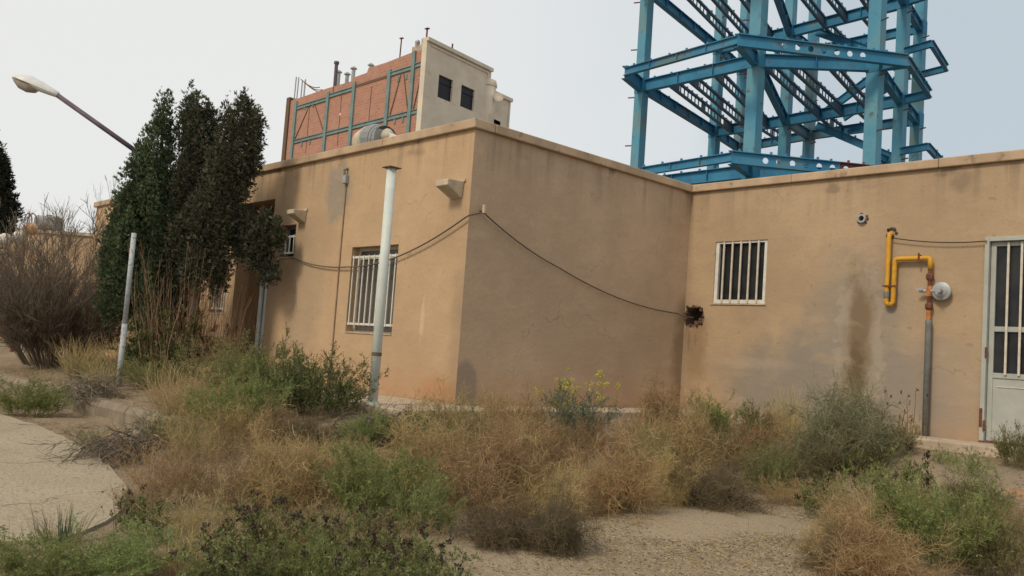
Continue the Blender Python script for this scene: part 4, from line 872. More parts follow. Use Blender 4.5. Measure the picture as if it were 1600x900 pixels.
# ------------------------------------------------------------------ brick building far behind
def apartment():
    Y = 26.276; X0, X1 = -53.9, -36.45
    b = thing('apartment_building', (-45,28,0), 'unfinished apartment block with red infill brick side and pale rendered front', 'building')
    d = Vector((-0.178,0.984,0)); zt = 20.25
    # brick side wall with stepped top line
    mb = MB()
    prof = [(X0,0),(X1-.16,0),(X1-.16,19.62),(-38.1,19.72),(-41.2,19.60),(-43.3,19.62),(-43.45,19.32),(-45.2,19.28),(-45.3,19.05),(-48.6,19.10),(X0,19.02)]
    n = len(prof)
    mb.add([(x,Y,z) for x, z in prof]+[(x,Y+.25,z) for x, z in prof], [tuple(range(n)), tuple(range(n,2*n))[::-1]]+[(i,(i+1)%n,n+(i+1)%n,n+i) for i in range(n)])
    mb.build('brick_wall', M['brick'], b)
    # pale front wall with window openings
    A = Vector((X1+.06,Y-.25,0)); Lw = 6.7
    wins = [(1.36,2.76,16.75,18.25),(3.65,5.05,16.76,18.24)]
    def P(s, z, off=0.0): q = A+d*s+Vector((d.y,-d.x,0))*off; return (q.x, q.y, z)
    xs = sorted({0, Lw, *[w[0] for w in wins], *[w[1] for w in wins]}); zs = sorted({0, zt, *[w[2] for w in wins], *[w[3] for w in wins]})
    mb = MB()
    for i in range(len(xs)-1):
        for j in range(len(zs)-1):
            c = ((xs[i]+xs[i+1])/2, (zs[j]+zs[j+1])/2)
            if any(w[0] < c[0] < w[1] and w[2] < c[1] < w[3] for w in wins): continue
            mb.add([P(xs[i],zs[j]),P(xs[i+1],zs[j]),P(xs[i+1],zs[j+1]),P(xs[i],zs[j+1])], [(0,1,2,3)])
    for (s0,s1,z0,z1) in wins:
        mb.add([P(s0,z0),P(s1,z0),P(s1,z0,-.35),P(s0,z0,-.35)], [(0,1,2,3)]); mb.add([P(s0,z1),P(s1,z1),P(s1,z1,-.35),P(s0,z1,-.35)], [(0,1,2,3)])
        mb.add([P(s0,z0),P(s0,z1),P(s0,z1,-.35),P(s0,z0,-.35)], [(0,1,2,3)]); mb.add([P(s1,z0),P(s1,z1),P(s1,z1,-.35),P(s1,z0,-.35)], [(0,1,2,3)])
    mb.add([P(0,0),P(0,zt),P(0,zt,-.4),P(0,0,-.4)], [(0,1,2,3)]); mb.add([P(0,zt),P(Lw,zt),P(Lw,zt,-.4),P(0,zt,-.4)], [(0,1,2,3)])
    mb.add([P(Lw,0),P(Lw,zt),P(Lw,zt,-4),P(Lw,0,-4)], [(0,1,2,3)])
    mb.build('front_wall', M['white_render'], b)
    for (s0,s1,z0,z1) in wins:
        w = MB(); w.add([P(s0-.05,z0-.05,-.14),P(s1+.05,z0-.05,-.14),P(s1+.05,z1+.05,-.14),P(s0-.05,z1+.05,-.14)], [(0,1,2,3)]); w = w.build('window', M['black_window'], b)
        m = MB(); m.bar(P(s0,z1-.45,-.11), P(s1,z1-.45,-.11), .04, .04); m.build('transom', M['black_window'], w)
    t = MB(); t.bar(P(-.05,zt-.12,.05), P(Lw+.05,zt-.12,.05), .22, .24); t.build('parapet_cap', M['white_render'], b)
    t = MB(); t.bar(P(.4,zt-.42,.03), P(6.35,zt-.42,.03), .07, .10); t.bar(P(6.32,zt-.47,.03), P(6.32,15,.03), .07, .10, up=(d.x,d.y,0)); t.build('trim_band', M['white_render'], b)
    t = MB(); c = P(6.75,0,-.3); t.tube([(c[0],c[1],14),(c[0],c[1],19.4),(c[0],c[1],19.45)], [.62,.62,.55], 18); t.build('round_bay', M['white_render'], b, smooth=True)
    t = MB(); t.tube([(c[0],c[1],19.0),(c[0],c[1],19.2)], .68, 18); t.build('bay_cap', M['white_render'], b)
    # lower wing with a small window
    B0 = 7.3; lw = MB()
    ww = (7.55,8.45,16.3,16.95); xs = [B0-.5, ww[0], ww[1], 9.5]; zs = [0, ww[2], ww[3], 18.9]
    for i in range(3):
        for j in range(3):
            if i == 1 and j == 1: continue
            lw.add([P(xs[i],zs[j],-.25),P(xs[i+1],zs[j],-.25),P(xs[i+1],zs[j+1],-.25),P(xs[i],zs[j+1],-.25)], [(0,1,2,3)])
    lw.add([P(9.5,0,-.25),P(9.5,18.9,-.25),P(9.5,18.9,-5),P(9.5,0,-5)], [(0,1,2,3)]); lw.add([P(6.8,18.9,-.25),P(9.5,18.9,-.25),P(9.5,18.9,-5),P(6.8,18.9,-5)], [(0,1,2,3)])
    lw.build('lower_wing_wall', M['white_render'], b)
    t = MB(); t.bar(P(B0,18.78,-.2), P(9.55,18.78,-.2), .2, .24); t.bar(P(9.32,18.65,-.22), P(9.32,15,-.22), .08, .12, up=(d.x,d.y,0)); t.build('lower_parapet_cap', M['white_render'], b)
    w = MB(); w.add([P(ww[0]-.05,ww[2],-.5),P(ww[1]+.05,ww[2],-.5),P(ww[1]+.05,ww[3]+.05,-.5),P(ww[0]-.05,ww[3]+.05,-.5)], [(0,1,2,3)]); w.build('window', M['black_window'], b)
    t = MB(); dd = Vector(P(6.95,18.15,.55)); t.tube([dd, dd+Vector((.06,-.04,.02)), dd+Vector((.12,-.08,.05))], [.05,.28,.36], 14); t.build('satellite_dish', M['beige_metal'], b)
    # rear volume and roof so that the block is closed
    MB().box(X0,-40.5,Y+.25,Y+8.6,0,18.75).build('rear_volume', M['white_render'], b)
    MB().box(X0-.5,X0-.01,Y-.12,Y+.5,0,19.3).build('end_return', M['brown_metal'], b)
    # exposed steel frame in the brick side
    for x, z1 in ((-52.95,18.8),(-48.27,18.72),(-44.84,18.9),(-40.58,18.98),(-37.95,19.7)):
        MB().box(x-.17,x+.17,Y-.12,Y-.002,0,z1).build('column', M['teal_frame'], b)
    for z in (15.62,18.35):
        xs = [-53.5,-53.12,-48.44,-45.01,-40.75,-38.12,-36.5]; 
        for i in range(1, 6):
            a, c_ = xs[i]+(.34 if i > 1 else 0), xs[i+1]
            zz = z if z < 17 else (18.28,18.45,18.62,18.66,18.72)[i-1]
            if z > 17 and i == 3:
                MB().box(a,c_,Y-.03,Y-.003,zz-.14,zz+.05).build('beam', M['brown_metal'], b); continue  # dark flat strip: the shade of the recess here is in its colour
            m = MB(); m.box(a,c_,Y-.09,Y-.003,zz-.15,zz-.10); m.box(a,c_,Y-.09,Y-.003,zz+.10,zz+.15); m.box(a,c_,Y-.03,Y-.0035,zz-.10,zz+.10); m.build('beam', M['teal_frame'], b)
    for (xa, za, xb, zb) in ((-52.7,15.8,-51.0,18.1),(-48.5,15.8,-50.2,18.2),(-40.2,15.8,-39.3,18.4),(-38.2,15.8,-39.0,18.4),(-37.6,15.8,-37.0,18.3),(-36.7,16.2,-37.2,18.3)):
        MB().bar((xa,Y-.04,za),(xb,Y-.02,zb),.04,.06).build('brace', M['brown_metal'], b)
    for x in (-51.6,-50.4,-39.6,-38.7,-37.2):
        for z in (15.3,18.15): MB().box(x-.1,x+.1,Y-.05,Y-.003,z-.18,z+.16).build('gusset_plate', M['teal_frame'], b)
    for x in (-46.5,-42.7,-50.9): MB().box(x-.03,x+.03,Y-.02,Y-.003,14.5,18.2).build('vertical_joint', M['brown_metal'], b)
    MB().ball((-46.46,Y,16.8),.12,.05,.12).build('light_patch', M['white_render'], b)
    # roof clutter
    MB().tube([(-47.7,Y+.1,18.4),(-47.75,Y+.1,20.8)], .13, 10).build('flue', M['lamp_arm'], b); MB().tube([(-47.75,Y+.1,20.8),(-47.75,Y+.1,20.98)], .19, 10).build('flue_cap', M['lamp_arm'], b)
    for x, y_, z1 in ((-48.5,Y+.8,20.5),(-48.1,Y+1.3,20.4),(-46.8,Y+1.0,20.5),(-46.1,Y+2,20.9)):
        MB().tube([(x,y_,18.6),(x,y_,z1)], .14, 10).build('vent_pipe', M['galv'], b); MB().tube([(x,y_,z1),(x,y_,z1+.06),(x,y_,z1+.18)], [.26,.24,.08], 10).build('vent_cowl', M['galv'], b)
    MB().box(-38.75,-37.65,Y+.3,Y+1.2,18.7,20.25).build('chimney', M['concrete'], b)
    for x, y_ in ((-38.5,Y+.5),(-38.1,Y+.8),(-37.8,Y+.5)): MB().tube([(x,y_,20.25),(x+.05,y_,20.6),(x+.1,y_,20.72)], [.12,.18,.10], 8).build('chimney_pot', M['galv'], b)
    MB().tube([(-39.8,Y+.1,18.7),(-39.75,Y+.1,21.0)], .05, 6).build('rod', M['rust'], b); MB().box(-39.9,-39.6,Y+.02,Y+.18,20.98,21.03).build('rod_plate', M['rust'], b)
    q = P(.12,20.2,-.2); MB().tube([q, (q[0],q[1],20.85)], .06, 6).build('rod', M['rust'], b); MB().box(q[0]-.16,q[0]+.16,q[1]-.1,q[1]+.1,20.85,20.9).build('rod_plate', M['rust'], b)
    q = P(2.65,20.2,-.2); MB().tube([q, (q[0],q[1],20.72)], .06, 6).build('rod', M['rust'], b)
    for i, (x, y_) in enumerate(((-53.6,Y+.1),(-53.2,Y+.1),(-53.5,Y+.6),(-52.9,Y+.5),(-52.3,Y+.2))):
        MB().tube([(x,y_,18.9),(x+.03,y_,20.9-.1*i)], .055, 6).build('rebar', M['galv'], b)
    for k in range(3):
        p = [(-52.9+i*.42,Y+.15+.25*k,20.6-.12*k-1.15*math.sin(min(1,i/7)*1.5)) for i in range(8)]
        MB().tube(p, .035, 5).build('bent_rebar', M['rust'], b)
apartment()

# ------------------------------------------------------------------ blue steel frame behind the house
def steel_frame():
    b = thing('unfinished_building', (-6.5,19,0), 'bare blue steel frame of a multi-storey building under construction behind the house', 'building')
    C = {'a':(-9.4,14.6),'b':(-5.28,14.53),'c':(-2.84,16.65),'d':(-10.53,20.36),'e':(-7.66,20.36),'f':(-3.62,20.15),'g':(-11.08,22.85),'h':(-7.92,22.5),'i':(-4.07,22.5)}
    TOP = 15.2
    for k, (x, y) in C.items():
        w = .178 if k in 'bc' else .155
        m = MB(); m.box(x-w,x+w,y-w,y+w,-.2,TOP)
        m.build('column', M['steel_col_lit'], b)
        s = MB()
        for z in np.arange(1.2, TOP, 1.55):
            dx = -1 if k in 'ab' else 1
            s.tube([(x+dx*w*.9,y-w*.6,z),(x+dx*(w+.22),y-w*.6-.1,z)], .022, 5)
        tag(s.build('rebar_stub', M['rust'], b), kind='stuff')
        for z in (6.15, 9.3, 12.45):
            MB().box(x-w-.012,x+w+.012,y-w-.012,y+w+.012,z-.24,z+.23).build('joint_plate', M['steel_beam'], b)
    def studs(m, p, q, h, pitch=.62):
        p, q = Vector(p), Vector(q); L_ = (q-p).length; d = (q-p).normalized(); n = int(L_/pitch)
        for i in range(n):
            c = p+d*(L_*(i+.5)/n)+Vector((rnd.uniform(-.03,.03),0,h/2+.03)); m.box(c.x-.025,c.x+.025,c.y-.025,c.y+.025,c.z-.035,c.z+.04)
    def beam(p, q, h=.40, fw=.20, mat='steel_beam', st=True, name='beam'):
        m = MB(); m.ibeam(p, q, h, fw)
        d = (Vector(q)-Vector(p)); L_ = d.length; d.normalize(); sd = d.cross(Vector((0,0,1))).normalized()
        n = int(L_/1.0)
        for i in range(1, n):
            c = Vector(p)+d*(L_*i/n); m.bar(c-Vector((0,0,h/2-.02)), c+Vector((0,0,h/2-.02)), .012, fw*.9, up=sd)
        if st: studs(m, p, q, h)
        return m.build(name, M[mat], b)
    def castel(p, q, h=.36, fw=.10, mat='steel_joist', solid=(.14,.16), pitch=.30):
        """open-web joist: two chords joined by short posts; solid web near its ends"""
        p, q = Vector(p), Vector(q); d = q-p; L_ = d.length; u = Vector((0,0,1))
        m = MB(); m.bar(p+u*(h/2-.03), q+u*(h/2-.03), fw, .06); m.bar(p-u*(h/2-.03), q-u*(h/2-.03), fw, .06)
        n = int(L_/pitch)
        for i in range(n+1):
            t = i/n; c = p+d*t
            if solid[0] < t < 1-solid[1] and not (.47 < t < .53): m.bar(c-u*(h/2-.06), c+u*(h/2-.06), .016, .07, up=d.normalized())
        for (a, c_) in ((0, solid[0]), (.47, .53), (1-solid[1], 1)): m.bar(p+d*a, p+d*c_, .02, h-.12)
        studs(m, p, q, h, .42)
        return m.build('joist', M[mat], b)
    def holed(p, q, h=.34, mat='steel_beam', r=.085, pitch=.36, t0=.22, t1=.80):
        """edge beam with round web openings"""
        p, q = Vector(p), Vector(q); d = q-p; L_ = d.length; d.normalize(); u = Vector((0,0,1)); sd = d.cross(u).normalized()
        m = MB(); m.bar(p+u*(h/2-.012), q+u*(h/2-.012), .16, .024); m.bar(p-u*(h/2-.012), q-u*(h/2-.012), .16, .024)
        n = int(L_/pitch); w = L_/n; hh = h/2-.024
        for i in range(n):
            c = p+d*(w*(i+.5)); t = (i+.5)/n
            if t < t0 or t > t1:
                m.bar(c-d*(w/2), c+d*(w/2), .014, hh*2); continue
            out = [(w/2,0),(w/2,hh),(0,hh),(-w/2,hh),(-w/2,0),(-w/2,-hh),(0,-hh),(w/2,-hh)]
            inn = [(r*math.cos(math.pi/4*j), r*math.sin(math.pi/4*j)) for j in range(8)]
            vs_ = [c+d*a+u*z+sd*s for s in (.007,-.007) for ring in (out, inn) for a, z in ring]
            fs = []
            for j in range(8):
                k = (j+1) % 8; fs += [(j,k,8+k,8+j),(16+j,16+k,24+k,24+j),(8+j,8+k,24+k,24+j)]
            m.add(vs_, fs)
        studs(m, p, q, h, .4)
        return m.build('edge_beam', M[mat], b)
    def lerp(k1, k2, t, z): return (C[k1][0]+(C[k2][0]-C[k1][0])*t, C[k1][1]+(C[k2][1]-C[k1][1])*t, z)
    def pt(k, z): return (C[k][0], C[k][1], z)
    for z in (3.0, 6.15, 9.3, 12.45):
        for k1, k2 in ('ab','bc','de','ef','gh','hi','ad','dg','eh','fi','cf','be'):
            main = k1+k2 in ('ab','bc','de','ef')
            p, q = Vector(pt(k1, z)), Vector(pt(k2, z)); d = (q-p).normalized()*.17
            beam(p+d, q-d, .37 if main else .32, .19)
        zz = z+.0
        for t, u_ in ((.26,.26),(.44,.50),(.66,.76)): castel(lerp('a','b',t,zz), lerp('d','e',u_,zz))
        for t, u_ in ((.06,.33),(.28,.52),(.62,.74)): castel(lerp('b','c',t,zz), lerp('e','f',u_,zz))
        for t in (.33,.66): castel(lerp('d','e',t,zz), lerp('g','h',t,zz)); castel(lerp('e','f',t,zz), lerp('h','i',t,zz))
        # cantilevered balcony edge
        A, Bc, Cc, D = (-8.95,13.2,zz), (-4.84,12.86,zz), (-2.02,16.8,zz), (-2.66,19.95,zz)
        beam(pt('a',z), A, .40, .2, st=False); beam(pt('b',z), Bc, .38, .19, st=False); beam(pt('c',z), Cc, .36, .2, st=False); beam(pt('f',z), D, .26, .16, st=False)
        beam(A, Bc, .24, .14, name='edge_beam'); holed(Bc, Cc, mat='steel_red' if z == 6.15 else 'steel_beam') if z != 6.15 else (holed(Bc, tuple(Vector(Bc).lerp(Vector(Cc), .62)), t1=1.0), holed(tuple(Vector(Bc).lerp(Vector(Cc), .622)), Cc, mat='steel_red', t0=0.0))
        beam(Cc, D, .24, .14, name='edge_beam')
    # stair stringers and landings
    for (p, q) in (((-6.5,20.75,9.45),(-4.3,20.75,10.75)),((-6.4,22.0,9.6),(-4.3,22.0,10.75)),((-6.8,20.9,9.15),(-4.0,20.9,7.65)),((-6.6,21.9,6.3),(-4.3,22.0,7.65)),((-6.85,20.75,12.4),(-4.3,20.75,11.0)),((-6.5,20.75,6.3),(-4.3,20.75,7.6))):
        beam(p, q, .26, .12, name='stair_stringer')
    for z in (7.65, 10.8):
        P = [(-3.5,20.0,z),(-2.60,19.8,z),(-3.05,22.2,z),(-3.95,22.4,z)]
        for i in range(3): beam(P[i], P[i+1], .22, .12, st=(i == 1), name='landing_beam')
        beam((-4.3,20.3,z),(-4.3,22.4,z), .22, .12, name='landing_beam')
steel_frame()

# ------------------------------------------------------------------ far left: boundary wall, tank
def boundary():
    R = Vector((0.684,0.729,0)); c = Vector((-20.45,2.3,0))
    w = thing('boundary_wall', (-21.5,1.2,0), 'plastered boundary wall with pale coping behind the bare shrub at left', 'wall')
    a, e = c-R*7.0, c+R*0.9
    MB().prof((a.x,a.y,1.65),(e.x,e.y,1.65),[(-.12,-1.9),(.12,-1.9),(.12,1.62),(-.12,1.62)]).build('wall', M['plaster_plain'], w)
    for i in range(5):
        p, q = a.lerp(e, i/5), a.lerp(e, (i+1)/5-.003)
        MB().prof((p.x,p.y,3.33),(q.x,q.y,3.33),[(-.18,-.055),(.18,-.055),(.18,.05),(-.18,.05)]).build('coping_slab', M['concrete'], w, bevel=.01)
    t = thing('water_tank', (-21.48,1.5,3.38), 'small rounded grey metal tank standing on top of the boundary wall', 'tank')
    q = c-R*1.45; n = Vector((-R.y,R.x,0))
    mb = MB(); mb.prof((q-R*.34)+Vector((0,0,3.62)), (q+R*.34)+Vector((0,0,3.62)), [(-.2,-.23),(.2,-.23),(.26,-.1),(.26,.12),(.18,.2),(-.18,.2),(-.26,.12),(-.26,-.1)])
    mb.build('tank_body', M['grey_metal'], t, bevel=.05)
    MB().tube([q+Vector((0,0,3.8)), q+Vector((0,0,3.86))], .09, 10).build('lid', M['grey_metal'], t)
boundary()

# ------------------------------------------------------------------ vegetation generators
def unit(v): return v/np.maximum(np.linalg.norm(v, axis=-1, keepdims=True), 1e-9)
def strands(base, dirs, length, curl, k, droop=0.0, r=rng, bend=None):
    """n curved polylines: base + dir*s*L + sideways curl, shape (n,k,3)"""
    n = len(base); s = np.linspace(0, 1, k)[None, :, None]; L_ = np.broadcast_to(np.asarray(length, float), (n,))[:, None, None]
    if bend is None: bend = unit(np.cross(dirs, r.normal(size=(n, 3))))
    wav = unit(r.normal(size=(n, 3)))[:, None, :]*np.sin(s*math.pi*r.uniform(1, 2.4, (n, 1, 1)))*0.07
    return base[:, None, :]+L_*(dirs[:, None, :]*s+bend[:, None, :]*curl*s**2+wav*s+np.array([0, 0, -1.])*droop*s**2)
def children(P, m, t0, t1, length, spread, up=0.0, curl=0.3, k=4, droop=0.0, r=rng, taper=True):
    n, kk, _ = P.shape; i = np.repeat(np.arange(n), m); t = r.uniform(t0, t1, n*m)*(kk-1)
    a = np.minimum(t.astype(int), kk-2); f = (t-a)[:, None]
    base = P[i, a]*(1-f)+P[i, a+1]*f; tan = unit(P[i, a+1]-P[i, a])
    d = unit(tan*(1-spread)+unit(r.normal(size=(n*m, 3)))*spread+np.array([0, 0, up]))
    L_ = r.uniform(length[0], length[1], n*m)
    if taper: L_ = L_*(1.15-0.5*t/(kk-1))
    return strands(base, d, L_, curl, k, droop, r)
class Veg:
    def __init__(s, seed): s.V = []; s.F = []; s.C = []; s.n = 0; s.r = np.random.default_rng(seed)
    def ribbon(s, P, w0, w1, pal):
        n, k, _ = P.shape; r = s.r
        T = np.gradient(P, axis=1); side = unit(np.cross(T, r.normal(size=(n, 1, 3))+np.zeros_like(T)))
        w = (w0+(w1-w0)*np.linspace(0, 1, k))[None, :, None]*r.uniform(.75, 1.3, (n, 1, 1))*.5
        V = np.stack([P-side*w, P+side*w], 2).reshape(-1, 3)
        idx = np.arange(n*k*2).reshape(n, k, 2)
        F = np.stack([idx[:, :-1, 0], idx[:, :-1, 1], idx[:, 1:, 1], idx[:, 1:, 0]], -1).reshape(-1, 4)
        s._push(V, F, np.repeat(s.pick(n, pal), k*2, 0)); return P
    def pick(s, n, pal):
        p = np.array([q[:3] for q in pal]); wt = np.array([q[3] if len(q) > 3 else 1. for q in pal]); i = s.r.choice(len(p), n, p=wt/wt.sum())
        return np.clip(p[i]*s.r.uniform(.75, 1.25, (n, 1))*s.r.uniform(.94, 1.06, (n, 3)), 0, 1)
    def leaves(s, base, d, length, width, pal):
        n = len(base); r = s.r; L_ = r.uniform(length[0], length[1], (n, 1)); side = unit(np.cross(d, r.normal(size=(n, 3))))*L_*width*.5
        V = np.stack([base, base+d*L_*.5-side, base+d*L_, base+d*L_*.5+side], 1).reshape(-1, 3)
        s._push(V, np.arange(n*4).reshape(n, 4), np.repeat(s.pick(n, pal), 4, 0))
    def lumps(s, c, size, pal, m=10):
        n = len(c); r = s.r; off = unit(r.normal(size=(n*m, 3))); b = np.repeat(c, m, 0)+off*size*r.uniform(.2, .7, (n*m, 1))
        s.leaves(b, unit(r.normal(size=(n*m, 3))+off), (size*.7, size*1.2), .8, pal)
    def _push(s, V, F, C): s.V.append(V); s.F.append(F+s.n); s.C.append(C); s.n += len(V)
    def mesh(s, name, mat):
        me_o = np_mesh(name, np.concatenate(s.V), np.concatenate(s.F), mat, np.concatenate(s.C))
        me = me_o.data; bpy.data.objects.remove(me_o); return me
def tips(P, n, r, lo=.3): 
    i = r.integers(0, len(P), n); k = P.shape[1]; t = r.uniform(lo, 1, n)*(k-1); a = np.minimum(t.astype(int), k-2); f = (t-a)[:, None]
    return P[i, a]*(1-f)+P[i, a+1]*f, unit(P[i, a+1]-P[i, a])
def hemi(n, r, zmin=0.05, zmax=1.0):
    z = r.uniform(zmin, zmax, n); a = r.uniform(0, 2*math.pi, n); q = np.sqrt(1-z*z); return np.stack([q*np.cos(a), q*np.sin(a), z], 1)
TAN = [(0.500,0.355,0.144,3),(0.420,0.295,0.120,2),(0.580,0.443,0.208,1),(0.300,0.207,0.088,1)]
BRN = [(0.410,0.281,0.124,3),(0.340,0.227,0.100,2),(0.500,0.364,0.168,1.4),(0.230,0.158,0.076,0.8)]
RED = [(0.400,0.261,0.116,3),(0.330,0.207,0.096,2),(0.470,0.335,0.160,1.2)]
DRK = [(0.200,0.160,0.086,3),(0.155,0.125,0.068,2),(0.270,0.210,0.112,1.5),(0.105,0.085,0.048,0.8)]
GRN = [(0.215,0.235,0.080,3),(0.170,0.195,0.068,2),(0.250,0.245,0.092,1),(0.290,0.235,0.096,0.8)]
BRT = [(0.235,0.285,0.084,3),(0.190,0.240,0.072,2),(0.260,0.290,0.096,1.2),(0.280,0.245,0.096,0.4)]
OLV = [(0.260,0.240,0.104,3),(0.210,0.195,0.084,2),(0.280,0.225,0.096,1.4),(0.310,0.235,0.100,0.8)]
GGR = [(0.205,0.215,0.120,3),(0.165,0.180,0.101,2),(0.260,0.250,0.138,1.2),(0.360,0.300,0.166,0.8)]
STR = [(0.470,0.355,0.160,3),(0.390,0.286,0.124,2),(0.550,0.433,0.216,1)]
DGR = [(0.095,0.115,0.040,3),(0.075,0.090,0.034,2),(0.130,0.140,0.052,1)]
PLUM = [(0.205,0.160,0.118,3),(0.155,0.122,0.092,2),(0.270,0.215,0.152,1.4)]
def tumble(seed, pal, pal2=None, R=.5, Hh=.62, fine=1.0, w=.0034):
    v = Veg(seed); r = v.r; n = 46; d = hemi(n, r, .04, 1); d[:, 2] *= Hh/R
    az = np.arctan2(d[:, 1], d[:, 0]); ph = r.uniform(0, 6.28, 3)
    lob = 1+.22*np.sin(2*az+ph[0])+.16*np.sin(3*az+ph[1])+.12*np.sin(5*az+ph[2]+3*d[:, 2]); lob *= np.where(r.uniform(0, 1, n) < .14, 1.3, 1)*r.uniform(.8, 1.08, n)
    b = r.normal(0, .09, (n, 3)); b[:, 2] = 0
    P = strands(b, unit(d), np.linalg.norm(d, axis=1)*R*.84*lob, .45, 7, .12, r); v.ribbon(P, .006, .003, pal)
    Q = children(P, 14, .25, 1, (.14, .27), .55, .05, .8, 5, .1, r); v.ribbon(Q, w*1.1, w*.8, pal)
    S = children(Q, int(11*fine), .1, 1, (.06, .13), .75, .05, .9, 4, 0, r); v.ribbon(S, w*.8, w*.6, pal2 or pal)
    return v
def feather(seed, pal, pal_leaf, R=.42, Hh=.65, n=60, leafs=9000, w=.0032, ll=(.012,.03), lean=.4, flat=.35):
    v = Veg(seed); r = v.r; a = r.uniform(0, 6.28, n); q = np.sqrt(r.uniform(0, 1, n))
    b = np.stack([np.cos(a)*q*R*.55, np.sin(a)*q*R*.55, np.zeros(n)], 1)
    d = unit(np.stack([np.cos(a)*q*lean*1.6+r.normal(0, .15, n), np.sin(a)*q*lean*1.6+r.normal(0, .15, n), np.ones(n)], 1))
    P = strands(b, d, Hh*r.uniform(.4, 1.2, n)*(1.05-.3*q), .26, 6, .10, r); v.ribbon(P, .005, .0022, pal)
    Q = children(P, 12, .12, 1, (.09, .22), .5, .25, .35, 4, .05, r); v.ribbon(Q, w, w*.6, pal)
    S = children(Q, 4, .2, 1, (.03, .085), .6, .15, .3, 3, 0, r); v.ribbon(S, w*.75, w*.5, pal_leaf)
    if leafs:
        b, t = tips(Q, leafs, r, .1); v.leaves(b, unit(t*.6+unit(r.normal(size=b.shape))*.8), ll, flat, pal_leaf)
    return v
def grass(seed, pal, R=.3, Hh=.5, n=420, w=.005, arc=.5):
    v = Veg(seed); r = v.r; a = r.uniform(0, 6.28, n); q = np.sqrt(r.uniform(0, 1, n))
    b = np.stack([np.cos(a)*q*R*.6, np.sin(a)*q*R*.6, np.zeros(n)], 1)
    d = unit(np.stack([np.cos(a)*q*.5+r.normal(0, .22, n), np.sin(a)*q*.5+r.normal(0, .22, n), np.ones(n)], 1))
    P = strands(b, d, Hh*r.uniform(.45, 1.15, n), arc*.4, 6, arc*.45, r); v.ribbon(P, w, w*.3, pal); v.P = P
    return v
def leafy(seed, pal, R=.45, Hh=.5, n=42, leafs=6000, ll=(.012,.046)):
    v = Veg(seed); r = v.r; a = r.uniform(0, 6.28, n); q = np.sqrt(r.uniform(0, 1, n))
    b = np.stack([np.cos(a)*q*R*.7, np.sin(a)*q*R*.7, np.zeros(n)], 1)
    d = unit(np.stack([np.cos(a)*q*.5+r.normal(0, .2, n), np.sin(a)*q*.5+r.normal(0, .2, n), np.ones(n)], 1))
    P = strands(b, d, Hh*r.uniform(.5, 1.1, n), .3, 6, .1, r); v.ribbon(P, .005, .003, pal)
    Q = children(P, 7, .15, 1, (.10, .20), .6, .2, .3, 4, .2, r); v.ribbon(Q, .003, .002, pal)
    b, t = tips(Q, leafs, r, .05); v.leaves(b, unit(t*.5+unit(r.normal(size=b.shape))*.7+np.array([0, 0, .25])), ll, .42, pal); v.P = P
    return v
def heads(seed, P, n, pal, size=.03, m=12):
    v = Veg(seed); r = v.r; i = r.permutation(len(P))[:n] if n <= len(P) else r.integers(0, len(P), n)
    c = P[i, -1]+np.stack([r.normal(0, .02, n), r.normal(0, .02, n), r.uniform(0, .05, n)], 1)
    c2 = np.concatenate([c, c+r.normal(0, size*.8, c.shape)]); v.lumps(c2, size, pal, m); return v
def shrub(seed, pal, R=1.1, Hh=2.2, n=230, m1=15, m2=9, spread=.95):
    v = Veg(seed); r = v.r; a = r.uniform(0, 6.28, n); q = np.sqrt(r.uniform(0, 1, n))
    b = np.stack([np.cos(a)*q*.5, np.sin(a)*q*.5, np.zeros(n)], 1)
    d = unit(np.stack([np.cos(a)*q*spread, np.sin(a)*q*spread, np.ones(n)], 1))
    P = strands(b, d, Hh*r.uniform(.35, 1.08, n), .12, 8, -.03, r); v.ribbon(P, .014, .005, pal)
    Q = children(P, m1, .12, .98, (.25, .6), .45, .2, .3, 5, 0, r); v.ribbon(Q, .008, .005, pal)
    S = children(Q, m2, .15, 1, (.10, .26), .4, .25, .2, 4, 0, r); v.ribbon(S, .0065, .004, pal)
    return v
def reeds(seed, pal, R=.5, Hh=1.6, n=150):
    v = Veg(seed); r = v.r; a = r.uniform(0, 6.28, n); q = np.sqrt(r.uniform(0, 1, n))
    b = np.stack([np.cos(a)*q*R, np.sin(a)*q*R, np.zeros(n)], 1)
    d = unit(np.stack([np.cos(a)*q*.22+r.normal(0, .09, n), np.sin(a)*q*.22+r.normal(0, .09, n), np.ones(n)], 1))
    P = strands(b, d, Hh*r.uniform(.45, 1.1, n), .07, 6, .02, r); v.ribbon(P, .011, .006, pal)
    Q = children(P, 5, .35, 1, (.10, .32), .35, .2, .3, 4, .1, r); v.ribbon(Q, .006, .003, pal)
    return v
def brush(seed, pal, L_=.8, W=.3, Hh=.25, n=170):
    """cut branches lying in one heap, mostly along x"""
    v = Veg(seed); r = v.r
    b = np.stack([r.uniform(-.75, .1, n)*L_, r.normal(0, .45, n)*W, np.abs(r.normal(0, .4, n))*Hh*.8+.015], 1)
    d = unit(np.stack([np.ones(n)*r.choice([1, 1, 1, -1], n), r.normal(0, .22, n), r.normal(.03, .14, n)], 1))
    P = strands(b, d, r.uniform(.4, 1.1, n)*L_, .12, 6, .10, r); P[..., 2] = np.maximum(P[..., 2], .01); v.ribbon(P, .011, .005, pal)
    Q = children(P, 7, .25, 1, (.1, .3), .35, .0, .3, 4, .1, r); Q[..., 2] = np.maximum(Q[..., 2], .008); v.ribbon(Q, .006, .003, pal)
    return v
